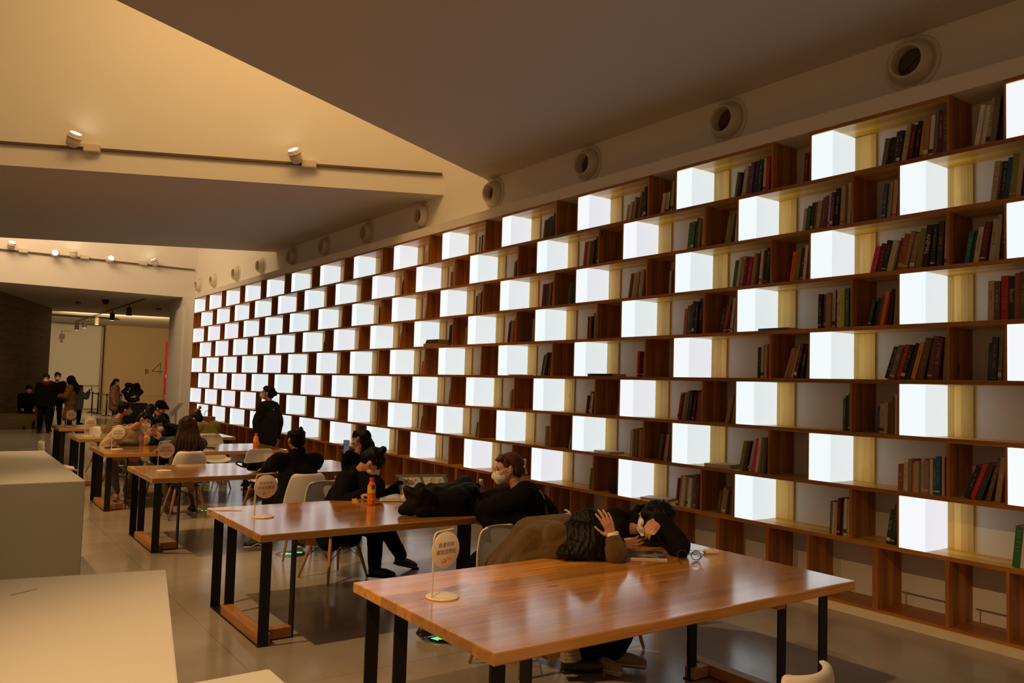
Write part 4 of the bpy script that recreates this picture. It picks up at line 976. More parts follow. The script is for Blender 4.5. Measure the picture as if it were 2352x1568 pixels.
# her chain strap bag
t = thing('chain_bag', 'thin gold chain bag strap hanging down the back of the black coat', 'bag', (3.74, 4.72, 0)); gold = plain('gold_chain', (.62, .40, .12), .35, metal=.9)
pts = spline([(3.69, 4.86, 1.02), (3.715, 4.775, .97), (3.70, 4.70, .85), (3.675, 4.66, .73)], 14)
bm = B(); o_ = V((3.74, 4.72, 0))
for i in range(len(pts)-1):
    d_ = (pts[i+1]-pts[i]).normalized(); x_ = d_.orthogonal().normalized() if i % 2 else d_.cross(d_.orthogonal()).normalized(); c_ = (pts[i]+pts[i+1])/2-o_
    tube(bm, [c_ + (d_*.007*math.cos(a) + x_*.0035*math.sin(a)) for a in [2*PI*k/8 for k in range(9)]], .0011, 4)
link('chain_strap', bm, gold, t)
bm = B(); ell(bm, V((3.673, 4.655, .715))-o_, (.014, .014, .014)); link('gold_bead', bm, gold, t, True)
bm = B()
for e in ((3.63, 4.63, .56), (3.665, 4.63, .58)): tube(bm, spline([V((3.673, 4.655, .71))-o_, (V((3.673, 4.655, .71))+V(e))/2-o_, V(e)-o_], 6), .0022, 5)
link('chain_tail', bm, gold, t)
bm = B(); box(bm, -.09, .09, -.03, .03, .46, .60, bevel=.02, M=Matrix.Translation((-.09, -.02, 0))); link('pouch', bm, plain('leather_black', (.012, .01, .01), .35), t)

# girl in black reading at the second table
J4 = dict(hip=(3.02, 6.92, .52), neck=(3.14, 6.70, .95), head=(3.205, 6.565, 1.06), face=(.55, -.25, -.75), side=(-.80, -.55, .1), wR=(3.07, 6.47, .79), hR=(.3, -.9, 0), epR=(-.8, .2, -.5), wL=(3.50, 6.60, .83), hL=(.9, .1, .1), nL=(0, -.2, 1), cL=.5, epL=(.2, .3, -.8),
          kR=(3.26, 6.58, .47), aR=(3.30, 6.64, .11), tR=(.6, -.7, 0), kL=(3.38, 6.66, .48), aL=(3.66, 6.84, .13), tL=(.85, .1, -.25),
          hair=[])
def p4x(bm, T, s):
    for a, b_, r0, r1 in (((3.0, 6.93, .48), (2.96, 6.86, .36), .15, .12), ((3.08, 6.80, .62), (3.22, 6.55, .84), .14, .10), ((3.05, 6.86, .6), (3.2, 6.66, .88), .15, .13), ((3.10, 6.72, .38), (3.0, 6.85, .40), .09, .11)): capsule(bm, T(a), T(b_), r0, r1)
person('person in black with hair tied up, bending over a book at the second table', (3.02, 6.90), J4, dict(top_m=BLK2, puff=.022, leg_m=BLK, legw=1.2, shoe_m=sh_blk, hair='bun', bun=(0, -.03, .135), hair_m=hair_k, mask=mask_m, fringe=.02, collar=.03), 1, 1.0, extra=p4x)
# person with the phone at the third table
J5 = dict(hip=(3.70, 7.98, .52), neck=(3.80, 8.14, .96), head=(3.835, 8.17, 1.12), face=(-.55, .8, -.15), side=(.8, .55, 0), wL=(3.73, 8.34, .95), hL=(0, .2, 1), nL=(.6, -.4, 0), cL=.5, wR=(3.82, 8.40, .93), hR=(-.3, .1, 1), nR=(-.6, -.4, 0), cR=.5, kR=(3.8, 8.35, .48), aR=(3.8, 8.35, .1), kL=(3.6, 8.35, .48), aL=(3.6, 8.35, .1),
          hair=[((x, -.06, .02), [(3.87+x*.8, 8.06, 1.08), (3.87+x, 8.05, 1.0), (3.86+x*.9, 8.06, .93)], .035) for x in (-.06, -.03, 0, .03, .06)])
person('person in black with a dark bob holding up a phone at the third table', (3.68, 8.0), J5, dict(top_m=BLK, leg_m=BLK, shoe_m=sh_blk, hair='long', hair_m=hair_k, fringe=.03), 1)
phone((3.74, 8.33, 1.04), (.05, .1, 1), (.1, -1, .1), 'blue', 'phone with a bluish screen held up at the third table', screen=glow('screen_blue', (.12, .22, .32), .35))
# man in black seen from behind
J6 = dict(hip=(3.10, 8.00, .52), neck=(3.12, 8.16, .97), head=(3.125, 8.21, 1.13), face=(.05, .97, -.25), side=(1, -.02, 0), w=.19, wR=(3.30, 8.72, .80), epR=(.9, -.2, -.3), wL=(2.98, 8.70, .80), epL=(-.9, -.2, -.3), kR=(3.27, 8.42, .48), aR=(3.22, 8.20, .10), tR=(.2, 1, 0), kL=(2.93, 8.42, .48), aL=(2.88, 8.36, .10), tL=(-.9, .3, 0), hs=1.05)
snk = plain('sneaker_black', (.015, .014, .014), .45)
person('person in a black puffer jacket sitting with their back to the camera', (3.08, 7.92), J6, dict(top_m=BLK2, puff=.03, leg_m=BLK, shoe_m=snk, sole_m=sole_w, lace_m=sole_w, laces=True, hair='short', hair_m=hair_k, eyes=False, collar=.07, wr=.010, wsc=(6, 6, 14)), 1)
P6 = [o for o in bpy.data.objects if o.name.startswith('person')][-1]
for side_, (x, y) in (('a', (2.88, 8.36)), ('b', (3.22, 8.20))):
    bm = B(); c_ = V((x, y, 0))-V((3.08, 7.92, 0)); dx = V((-.9, .3, 0)).normalized() if side_ == 'a' else V((.2, 1, 0)).normalized(); rr_ = dx.cross(V((0, 0, 1)))
    for sg_ in (-1, 1):
        tube(bm, spline([c_+rr_*.047*sg_+dx*.14+V((0, 0, .03)), c_+rr_*.052*sg_+dx*.06+V((0, 0, .07)), c_+rr_*.05*sg_+dx*.0+V((0, 0, .045)), c_+rr_*.048*sg_-dx*.03+V((0, 0, .09))], 4), .006, 6)
    link('shoe_stripe', bm, sole_w, P6)
# woman with long brown hair in grey
gry = cloth('knit_grey', (.085, .068, .048), bs=120)
J7 = dict(hip=(2.65, 10.72, .52), neck=(2.68, 10.86, .96), head=(2.69, 10.92, 1.13), face=(.0, .95, -.3), side=(1, 0, 0), w=.175, wR=(2.82, 11.4, .8), epR=(.9, -.2, -.3), wL=(2.5, 11.4, .80), epL=(-.9, -.2, -.3), kR=(2.82, 11.1, .48), aR=(2.85, 10.98, .1), kL=(2.5, 11.12, .48), aL=(2.55, 11.0, .1),
          hair=[((x, -.07, .03), [(2.69+x*1.5, 10.82, 1.05), (2.68+x*2.0, 10.75, .93), (2.67+x*2.2+.02*math.sin(i*3), 10.71, .78+.03*math.sin(i*2.2))], .040) for i, x in enumerate((-.075, -.055, -.035, -.015, .01, .03, .05, .07))])
person('person with very long brown hair and a grey knit sweater, seen from behind', (2.65, 10.70), J7, dict(top_m=gry, top_name='sweater', puff=.02, leg_m=cloth('trousers_taupe', (.08, .06, .04)), shoe_m=sh_blk, hair='long', hair_m=hair_n, eyes=False), 1)
# couple at the fourth table
crm = cloth('sweater_cream', (.66, .53, .34), bs=60); gt = cloth('trousers_grey', (.22, .20, .17))
J8 = dict(hip=(2.30, 13.12, .52), neck=(2.43, 12.96, .985), head=(2.575, 12.86, 1.10), face=(.62, -.62, -.42), side=(-.80, -.5, .22), hup=(.35, .1, 1), w=.19, eR=(2.06, 12.86, .75), wR=(2.19, 12.72, .50), hR=(.4, -.3, -.8), cR=.9, wL=(2.57, 12.62, .86), hL=(.3, -.1, 1), nL=(.3, .8, 0), cL=.6, epL=(.2, -.2, -1),
          kR=(2.12, 12.70, .48), aR=(2.16, 12.48, .11), tR=(0, -1, 0), kL=(2.45, 12.66, .48), aL=(2.34, 12.56, .11), tL=(.1, -1, 0))
person('person in a cream sweater and white mask leaning over to look at a phone', (2.32, 13.15), J8, dict(top_m=crm, top_name='sweater', puff=.015, leg_m=gt, legw=1.35, shoe_m=plain('boot_tan', (.25, .12, .04), .7), hair='short', hair_m=hair_k, mask=mask_m), 1)
blu = cloth('sleeve_blue', (.012, .07, .22)); 
J9 = dict(hip=(2.92, 13.18, .52), neck=(2.89, 13.03, .93), head=(2.80, 12.92, 1.045), face=(-.38, -.82, -.4), side=(-.98, .1, -.1), hup=(-.25, 0, 1), wR=(2.66, 12.66, .86), hR=(-.1, -.1, 1), nR=(-.2, .8, 0), cR=.6, wL=(2.76, 12.62, .83), hL=(-.4, 0, 1), nL=(-.2, .8, 0), cL=.6, eL=(3.02, 12.80, .80), epR=(-.2, -.2, -1),
          kR=(2.80, 12.75, .48), aR=(2.78, 12.65, .1), kL=(3.0, 12.75, .48), aL=(3.0, 12.65, .1),
          hair=[((x, y, .02), [(2.84+x*1.1+ax, 12.92+ay, 1.0), (2.88+x*1.3+ax, 12.92+ay*1.2, .90), (2.90+x*1.4+ax, 12.90+ay*1.3, .80)], .042) for x, y, ax, ay in ((.075, 0, .06, -.03), (.06, -.05, .08, .03), (.03, -.07, .04, .08), (-.03, -.07, 0, .08), (.08, .03, .02, -.09), (.08, .01, .10, 0), (-.08, .0, -.05, 0))])
person('person with long black hair, white mask and blue sleeves sharing the phone', (2.92, 13.16), J9, dict(top_m=blu, top_name='sweater', puff=.012, leg_m=BLK, shoe_m=sh_blk, hair='long', hair_m=hair_k, mask=mask_m, fringe=.06), 1)
phone((2.655, 12.60, .975), (.1, -.25, 1), (0, .95, .3), 'pinkish', 'pale phone with three camera lenses held between the couple')
ph = [o for o in bpy.data.objects if o.name.startswith('phone') and o.get('category') == 'phone'][-1]
for cx_, cy_ in ((-.018, .055), (.002, .055), (-.008, .038)):
    bm = B(); cyl(bm, (cx_, cy_, -.004), (cx_, cy_, -.006), .008, seg=14); link('camera_lens', bm, eye_m, ph)
# people at the farther tables
def striped():
    m, t, b = newmat('striped_wool'); L = t.links.new; tc = nd(t, 'ShaderNodeTexCoord'); wv = nd(t, 'ShaderNodeTexWave', bands_direction='Z'); wv.inputs['Scale'].default_value = 11; wv.inputs['Distortion'].default_value = 2.5; wv.inputs['Detail'].default_value = 3
    L(tc.outputs['Object'], wv.inputs[0]); r = ramp(t, [(.35, (.03, .02, .012)), (.65, (.38, .25, .14))]); L(wv.outputs['Fac'], r.inputs[0]); L(r.outputs[0], b.inputs['Base Color']); b.inputs['Roughness'].default_value = .9; return m
J10 = dict(hip=(2.62, 16.05, .52), neck=(2.74, 15.95, .97), head=(2.84, 15.88, 1.15), face=(.9, .1, -.08), side=(-.15, -1, 0), wR=(2.82, 15.75, .80), epR=(-.3, -.2, -1), wL=(2.85, 16.2, .80), kR=(2.75, 15.9, .48), aR=(2.75, 15.9, .1), kL=(2.75, 16.15, .48), aL=(2.75, 16.15, .1), hs=1.05)
person('person in a striped brown jacket and blue mask, seated in profile', (2.58, 16.05), J10, dict(top_m=striped(), puff=.03, leg_m=BLK, shoe_m=sh_blk, hair='short', hair_m=hair_k, mask=mask_blue, wr=.01), 1)
J11 = dict(hip=(3.08, 15.62, .52), neck=(3.15, 15.46, .96), head=(3.16, 15.42, 1.12), face=(.1, .9, -.3), side=(1, 0, 0), hs=1.05)
person('dark haired person seen from behind between the couple and the black cap', (3.08, 15.62), J11, dict(top_m=BLK, leg_m=BLK, shoe_m=sh_blk, hair='short', hair_m=hair_k, eyes=False), 0)
chair(3.06, 15.62, 0, 'shell chair hidden under the dark haired person beyond the couple')
J12 = dict(hip=(3.45, 16.22, .52), neck=(3.45, 16.05, 1.0), head=(3.46, 15.98, 1.17), face=(.7, -.6, -.4), side=(-.7, -.7, 0), wR=(3.35, 15.7, .8), wL=(3.6, 15.7, .8))
t12, H12, _, hm12 = person('person in black wearing a black cap at the farther tables', (3.45, 16.25), J12, dict(top_m=BLK, leg_m=BLK, shoe_m=sh_blk, hair='short', hair_m=hair_k, collar=.05, puff=.02), 0)
bm = B(); ell(bm, H12(0, -.01, .06), (.092, .108, .085), hm12); capsule(bm, H12(-.03, .09, .06), H12(0, .15, .045), .03, .02); capsule(bm, H12(.03, .09, .06), H12(0, .15, .045), .03, .02); blob('cap', bm, BLK, .012, t12, 2)
grn = plain('corduroy_green', (.24, .22, .025), .9, bump=.5, bscale=80, var=.15)
J13 = dict(hip=(3.80, 13.95, .52), neck=(3.75, 13.99, .985), head=(3.61, 14.04, 1.06), face=(-.5, .75, -.45), side=(.9, .4, 0), wR=(3.75, 14.5, .80), epR=(.9, 0, -.4), wL=(3.5, 14.4, .8), kR=(3.85, 14.35, .48), aR=(3.85, 14.3, .1), kL=(3.6, 14.35, .48), aL=(3.6, 14.3, .1))
t13, H13, _, hm13 = person('person in an olive green corduroy jacket with a patterned hair scarf', (3.72, 13.95), J13, dict(top_m=grn, puff=.032, leg_m=BLK, shoe_m=sh_blk, hair='bun', bun=(0, -.08, .11), hair_m=hair_k, eyes=False), 1)
bm = B(); tube(bm, [H13(-.06, -.07, .10), H13(0, -.10, .13), H13(.06, -.07, .10)], .022, 8); ell(bm, H13(.02, -.13, .15), (.03, .02, .03), hm13, 10); link('hair_scarf', bm, plain('scarf_brown', (.30, .16, .06), .8, var=.6, bscale=60), t13, True)
bm = B(); box(bm, 3.82, 4.08, 14.62, 14.80, .745, 1.07, bevel=.01); ob = tag(link('paper_bag', bm, plain('bag_brown', (.24, .085, .03), .8, var=.4, bscale=25)), 'brown patterned shopping bag beyond the person in the green jacket', 'bag')
bm = B(); tube(bm, spline([(3.88, 14.62, 1.06), (3.90, 14.61, 1.16), (4.0, 14.61, 1.16), (4.02, 14.62, 1.06)], 6), .004, 6); link('handle', bm, BLK, ob)
# walking person before the shelves
J14 = dict(hip=(4.46, 13.0, .86), neck=(4.47, 13.02, 1.37), head=(4.445, 13.03, 1.53), face=(-.75, .6, .12), side=(.72, .68, 0), w=.18, wR=(4.66, 13.12, .80), hR=(.15, 0, -1), eR=(4.68, 13.10, 1.07), wL=(4.26, 12.90, .81), eL=(4.25, 12.93, 1.08), hL=(0, 0, -1), nR=(-1, 0, 0), nL=(1, 0, 0), kR=(4.54, 13.02, .48), aR=(4.62, 13.0, .10), tR=(-.7, .7, 0), kL=(4.36, 13.05, .48), aL=(4.30, 13.12, .10), tL=(-.7, .7, 0))
person('standing person in a black jacket with a bun, walking past the shelves', (4.46, 13.0), J14, dict(top_m=cloth('jacket_black_green', (.016, .017, .012)), puff=.02, drop=.10, leg_m=OLV, legw=1.15, shoe_m=sh_blk, hair='bun', bun=(0, -.125, .01), hair_m=hair_k, mask=mask_m, collar=.03), 1)
# people standing in the lobby
def stand(x, y, h, fx, fy, label, st, ph=None, detail=0, long=None, arms=None):
    s = h/1.72; f = V((fx, fy, 0)).normalized(); r = V((f.y, -f.x, 0)); b0 = V((x, y, 0))
    P_ = lambda a, b_, c: b0 + r*a*s + f*b_*s + V((0, 0, c*s))
    J = dict(hip=P_(0, 0, .90), neck=P_(0, .0, 1.43), head=P_(0, .03, 1.59), face=f+V((0, 0, -.1)), side=r, wR=P_(.24, .06, .86), wL=P_(-.24, .06, .86), eR=P_(.23, -.02, 1.12), eL=P_(-.23, -.02, 1.12), hR=(0, 0, -1), hL=(0, 0, -1), kR=P_(.10, .03, .49), aR=P_(.12, -.02, .10), kL=P_(-.10, .03, .49), aL=P_(-.12, .03, .10), tR=f, tL=f)
    if arms: J.update({k: (P_(*v) if k[0] in 'we' else tuple(r*v[0]+f*v[1]+V((0, 0, v[2])))) for k, v in arms.items()})
    if long: J['hair'] = [((q, -.06, .03), [P_(q*1.4, -.10, 1.50), P_(q*1.6, -.12, 1.35), P_(q*1.6, -.12, long)], .038) for q in (-.07, -.04, 0, .04, .07)]
    return person(label, (x, y), J, st, detail, s)
t15, H15, _, _ = stand(2.70, 26.97, 1.72, -.35, -.94, 'tall person in black with a white mask and red hood, left of the gate', dict(top_m=BLK, puff=.05, drop=.08, leg_m=BLK, legw=1.3, shoe_m=sh_blk, hair='short', hair_m=hair_k, mask=mask_m, collar=.04), detail=1)
specs(H15, t15)
bm = B()
for q in range(9): a = PI*(.1+.8*q/8); c_ = V((0, 0, 1.42)); capsule(bm, c_+V((.09*math.cos(a), -.07*math.sin(a), .0)), c_+V((.12*math.cos(a), -.09*math.sin(a), .05)), .035, .03, 8)
for a in (3.4, 4.0, 4.7, 5.4, 6.0): c_ = V((0, 0, 1.42)); capsule(bm, c_+V((.09*math.cos(a), -.07*math.sin(a), .0)), c_+V((.12*math.cos(a), -.09*math.sin(a), .03)), .035, .03, 8)
blob('red_hood', bm, cloth('hood_red', (.20, .008, .008)), .012, t15, 2)
t16, H16, _, _ = stand(3.03, 27.55, 1.78, .1, -1, 'person with glasses and mask behind the red hooded one', dict(top_m=BLK, leg_m=BLK, shoe_m=sh_blk, hair='short', hair_m=hair_k, mask=mask_m, puff=.03), detail=1); specs(H16, t16)
coat = cloth('coat_brown', (.16, .07, .018))
t17, H17, _, hm17 = stand(3.33, 26.9, 1.66, -.85, .3, 'person in a long brown coat and black hood looking down at their hands', dict(top_m=coat, top_name='coat', puff=.04, drop=.0, skirt=[(0, 0, -.45), (.08, 0, -.42), (-.08, 0, -.42)], leg_m=BLK, shoe_m=sh_blk, hair='hidden', hair_m=hair_k, eyes=False), arms=dict(wR=(.10, .36, 1.12), wL=(-.10, .36, 1.12), eR=(.24, .06, 1.12), eL=(-.24, .06, 1.12), hR=(-.3, 1, 0), hL=(.3, 1, 0)), detail=1)
bm = B(); ell(bm, H17(0, -.02, .02), (.115, .125, .14), hm17); capsule(bm, H17(0, -.05, -.06), H17(0, -.09, -.22), .12, .16); blob('black_hood', bm, BLK, .014, t17, 2)
coatb = cloth('coat_child_blue', (.20, .24, .28))
stand(4.13, 31.2, 1.37, .97, .2, 'child in a pale blue puffer coat holding up a phone', dict(top_m=coatb, puff=.045, drop=.10, leg_m=BLK, shoe_m=sh_blk, hair='bun', bun=(0, -.10, .05), hair_m=hair_k, mask=mask_pink, wr=.012, wsc=(5, 5, 22)), arms=dict(wR=(.06, .36, 1.40), wL=(-.10, .38, 1.40), eR=(.20, .22, 1.18), eL=(-.20, .22, 1.16), hR=(0, .2, 1), hL=(0, .2, 1)), detail=1)
phone((4.13+.36, 31.17, 1.24), (0, 0, 1), (-1, -.15, 0), 'black', 'small dark phone held up by the child', held='')
pk = cloth('coat_dusty_pink', (.36, .19, .11))
stand(4.86, 29.0, 1.63, .93, -.35, 'person in a dusty pink down coat with long dark hair and mask', dict(top_m=pk, puff=.055, drop=.16, leg_m=cloth('jeans_blue', (.03, .04, .05)), shoe_m=sh_blk, hair='long', hair_m=hair_k, mask=mask_m, wr=.012, wsc=(5, 5, 22)), detail=1, long=1.22)
J0 = dict(hip=(2.48, 30.0, .55), neck=(2.50, 29.92, 1.02), head=(2.51, 29.88, 1.19), face=(.3, -.9, -.2), side=(-1, -.2, 0), wR=(2.35, 29.6, .62), wL=(2.65, 29.6, .62), kR=(2.38, 29.55, .50), aR=(2.36, 29.2, .1), kL=(2.62, 29.55, .50), aL=(2.64, 29.2, .1), hs=1.1)
person('shadowy person in black seated on the stone bench', (2.48, 30.0, 0), J0, dict(top_m=BLK, puff=.06, leg_m=BLK, shoe_m=sh_blk, hair='short', hair_m=hair_k, collar=.08, eyes=False), 0)

# ------------------------------------------------------------------ things on the tables
def bottle(x, y, lab, liquid, cap, band, h=.21, r=.031, group=None, shape='juice', clear=False):
    t = thing('drink_bottle', lab, 'bottle', (x, y, TZ), 0, group)
    if shape == 'juice': pr = [(r*.86, 0), (r, .006), (r, h*.10), (r*.93, h*.13), (r, h*.16), (r, h*.36), (r*.90, h*.42), (r*.97, h*.47), (r, h*.62), (r*.94, h*.72), (r*.55, h*.83), (r*.45, h*.86), (r*.45, h*.91)]
    else: pr = [(r*.86, 0), (r, .006), (r*.95, h*.2), (r, h*.35), (r*.95, h*.6), (r*.9, h*.70), (r*.5, h*.86), (r*.42, h*.88), (r*.42, h*.91)]
    bm = B(); lathe(bm, (0, 0, 0), (0, 0, 1), pr, 28); link('bottle_body', bm, liquid, t, True)
    bm = B(); lathe(bm, (0, 0, h*.89), (0, 0, 1), [(r*.52, 0), (r*.54, .003), (r*.54, h*.085), (r*.48, h*.10)], 24); link('cap', bm, cap, t, True)
    bm = B(); lathe(bm, (0, 0, h*.43), (0, 0, 1), [(r*1.01, 0), (r*1.015, h*.27)], 28, cap=False); link('label_band', bm, band, t, True)
    return t
orange = plain('juice_orange', (.85, .16, .01), .2, coat=.4); red_cap = plain('cap_red', (.8, .03, .03), .4)
b1 = bottle(3.01, 6.17, 'orange juice bottle with a red cap on the second table', orange, red_cap, plain('label_yellow', (.85, .45, .03), .4), .225, .034, 'orange juice bottles')
bm = B(); box(bm, -.018, .016, -.0358, -.0345, .135, .165); link('label_box', bm, plain('label_dark', (.03, .03, .01), .5), b1)
bm = text_bm('30%', .015); 
for v in bm.verts: v.co = V((v.co.x, -.0365, v.co.y+.150))
link('label_text', bm, plain('label_yellow', (.85, .45, .03), .4), b1)
bm = B(); ell(bm, (.0, -.026, .045), (.02, .010, .018)); link('fruit_picture', bm, plain('fruit', (.95, .30, .02), .4), b1, True)
bottle(3.82, 11.62, 'orange juice bottle with a red cap on the fourth table', orange, red_cap, plain('label_yellow', (.85, .45, .03), .4), .235, .036, 'orange juice bottles')
water = plain('water_plastic', (.42, .36, .32), .08, trans=.75)
bottle(2.47, 12.50, 'clear water bottle with a purple label beside the couple', water, plain('cap_blue', (.10, .16, .55), .4), plain('label_purple', (.45, .14, .42), .5), .225, .034, shape='water')
bottle(3.98, 6.0, 'clear bottle with a white cap and purple label by the woman in black', water, plain('cap_white', (.8, .78, .75), .4), plain('label_plum', (.20, .05, .14), .5), .19, .032, shape='water')
# phone and yellow booklet beside the juice
bm = B(); box(bm, -.045, .045, -.085, .085, 0, .018, bevel=.002, M=Matrix.Translation((3.02, 6.42, TZ)) @ Matrix.Rotation(.35, 4, 'Z')); tag(link('yellow_booklet', bm, bookmat('amber')), 'small yellow booklet under a phone on the second table', 'booklet')
phone((3.02, 6.40, TZ+.0225), (.33, .94, 0), (0, 0, 1), 'pinkish', 'pinkish phone lying on a yellow booklet behind the juice bottle')
# open album
def open_book(x, y, rz, w_, d_, lab, cov, paper, pics, tilt=0, z=TZ, th=.03):
    t = thing('open_book', lab, 'book', (x, y, z), rz)
    if tilt: t.rotation_euler = (tilt, 0, rz)
    bm = B(); box(bm, -w_, w_, -d_/2, d_/2, 0, .004, bevel=.001); link('cover', bm, cov, t)
    for sx in (-1, 1):
        bm = B(); n = 8; rows = []
        for i in range(n+1):
            u = i/n; zz = .005 + th*(math.sin(PI*min(1, u*1.1)**.55)*.55 + .45*(1-u)); rows.append([V((sx*(.002+u*(w_-.006)), yy, zz)) for yy in (-d_/2+.004, d_/2-.004)] )
        vs = [[bm.verts.new(p_) for p_ in r_] for r_ in rows]; vb = [[bm.verts.new((p_.x, p_.y, .0042)) for p_ in r_] for r_ in rows]
        for i in range(n):
            bm.faces.new((vs[i][0], vs[i+1][0], vs[i+1][1], vs[i][1])); bm.faces.new((vb[i][0], vb[i][1], vb[i+1][1], vb[i+1][0]))
            for e in (0, 1): bm.faces.new((vs[i][e], vb[i][e], vb[i+1][e], vs[i+1][e]))
        bm.faces.new((vs[n][0], vs[n][1], vb[n][1], vb[n][0])); bm.faces.new((vs[0][0], vs[0][1], vb[0][1], vb[0][0])); bmesh.ops.recalc_face_normals(bm, faces=bm.faces); link('pages', bm, paper, t)
        if pics:
            bm = B(); 
            q = [V((sx*w_*a, b_*d_, 0)) for a, b_ in ((.22, -.36), (.85, -.36), (.85, .36), (.22, .36))]
            def zat(xx): u = abs(xx)/w_; return .005 + th*(math.sin(PI*min(1, u*1.1)**.55)*.55 + .45*(1-u)) + .0012
            N = 6; L1 = [q[0].lerp(q[1], i/N) for i in range(N+1)]; L2 = [q[3].lerp(q[2], i/N) for i in range(N+1)]
            v1 = [bm.verts.new((p_.x, p_.y, zat(p_.x))) for p_ in L1]; v2 = [bm.verts.new((p_.x, p_.y, zat(p_.x))) for p_ in L2]
            for i in range(N): bm.faces.new((v1[i], v1[i+1], v2[i+1], v2[i]) if sx > 0 else (v1[i], v2[i], v2[i+1], v1[i+1]))
            link('picture', bm, pics, t)
    return t
paper = plain('paper_white', (.72, .68, .62), .6); drawing = plain('ink_drawing', (.42, .36, .28), .5, var=.6, bscale=22); dk_cover = plain('cover_black', PAL['black'], .5, var=.12, bscale=25)
open_book(3.36, 6.32, -.5, .18, .24, 'open picture book with pale pages between the reading girl and the coat', dk_cover, paper, plain('page_picture', (.60, .57, .52), .3, var=.3, bscale=8), th=.035)
alb = thing('drawing_album', 'upright open album of grey ink drawings beside the black coat', 'album', (3.66, 6.36, TZ), -.25)
Mt = Matrix.Rotation(.52, 4, 'X')
bm = B(); box(bm, -.24, .24, 0, .34, 0, .006, bevel=.002, M=Mt); link('album_board', bm, plain('album_grey', (.10, .10, .095), .6), alb)
for x0, x1 in ((-.22, -.02), (.01, .20)):
    bm = B(); box(bm, x0, x1, .03, .29, .006, .0085, M=Mt); pg = link('album_page', bm, plain('paper_buff', (.52, .44, .34), .6), alb)
    bm = B(); rr = random.Random(int(x0*100)+50)
    for q in range(7):
        cx_ = rr.uniform(x0+.03, x1-.03); cy_ = rr.uniform(.06, .26); tube(bm, [Mt @ V((cx_+.02*math.cos(a)*rr.uniform(.6, 1.2), cy_+.03*math.sin(a), .0095)) for a in [i*.9 for i in range(6)]], .0016, 4)
    link('ink_lines', bm, ink['dark'], pg)
bm = B(); tube(bm, [(0, .13, .068), (.02, .20, 0)], .008, 6); link('prop', bm, black_steel, alb)
# black padded coat
bm = B()
rr = random.Random(5)
for a, b_, r0, r1 in (((3.08, 5.52, .83), (3.40, 5.44, .85), .085, .11), ((3.16, 5.60, .85), (3.45, 5.55, .88), .09, .105), ((3.38, 5.46, .86), (3.56, 5.54, .88), .11, .10), ((3.30, 5.66, .86), (3.62, 5.78, .88), .10, .085), ((3.56, 5.70, .91), (3.68, 5.76, .95), .075, .06), ((3.08, 5.46, .79), (3.52, 5.36, .79), .045, .05), ((2.99, 5.58, .785), (3.06, 5.54, .82), .04, .08), ((3.55, 5.40, .80), (3.62, 5.6, .82), .07, .08)):
    capsule(bm, a, b_, r0, r1)
for q in range(14):
    x, y = rr.uniform(3.08, 3.56), rr.uniform(5.42, 5.72); capsule(bm, (x, y, .89), (x+rr.uniform(-.15, .15), y+rr.uniform(-.06, .06), .935), .05, .035)
ct = blob('folded_coat', bm, cloth('shell_black', (.007, .006, .005), .6), .009, None, 8, .006, (8, 8, 12))
for v in ct.data.vertices: v.co.z = max(v.co.z, TZ+.001)
tag(ct, 'bundled black padded coat lying on the second table', 'coat')
bm = B(); ell(bm, (3.95, 5.85, .80), (.08, .12, .055)); o = blob('folded_scarf', bm, cloth('scarf_grey', (.05, .05, .045)), .01, None, 2, .012, (12, 12, 12))
for v in o.data.vertices: v.co.z = max(v.co.z, TZ+.001)
tag(o, 'dark folded cloth on the second table behind the water bottle', 'scarf')
bm = B(); box(bm, 3.74, 4.05, 6.10, 6.32, TZ+.0005, TZ+.015, bevel=.004); lp = tag(link('laptop', bm, plain('laptop_grey', (.22, .24, .26), .35, metal=.5)), 'closed grey laptop near the far right corner of the second table', 'laptop')
# torn paper strip
bm = B(); vs = [(1.785, 6.50, .001), (1.83, 6.44, .0015), (1.90, 6.38, .003), (1.99, 6.30, .002), (1.975, 6.28, .002), (1.87, 6.34, .006), (1.80, 6.38, .002), (1.775, 6.44, .0015)]
top_ = [bm.verts.new((x, y, TZ+z+.001)) for x, y, z in vs]; bot_ = [bm.verts.new((x, y, TZ+.0003)) for x, y, z in vs]
bm.faces.new(top_[::-1]); bm.faces.new(bot_)
for i in range(8): bm.faces.new((bot_[i], bot_[(i+1) % 8], top_[(i+1) % 8], top_[i]))
tag(link('paper_strip', bm, plain('tissue', (.72, .62, .52), .8)), 'thin torn strip of paper at the left corner of the second table', 'paper')
# black bag on the third table
bm = B(); capsule(bm, (2.86, 8.84, .80), (3.12, 8.86, .80), .045, .06); capsule(bm, (2.80, 8.90, .82), (2.90, 8.86, .80), .02, .045)
o = blob('soft_bag', bm, BLK, .009, None, 2, .008, (12, 12, 12))
for v in o.data.vertices: v.co.z = max(v.co.z, TZ+.001)
tag(o, 'small black bag with a loop handle on the third table', 'bag')
bm = B(); tube(bm, spline([(2.83, 8.88, .83), (2.76, 8.92, .85), (2.74, 8.95, .83), (2.79, 8.93, .80), (2.85, 8.88, .79)], 6), .008, 6); link('strap', bm, BLK, o)
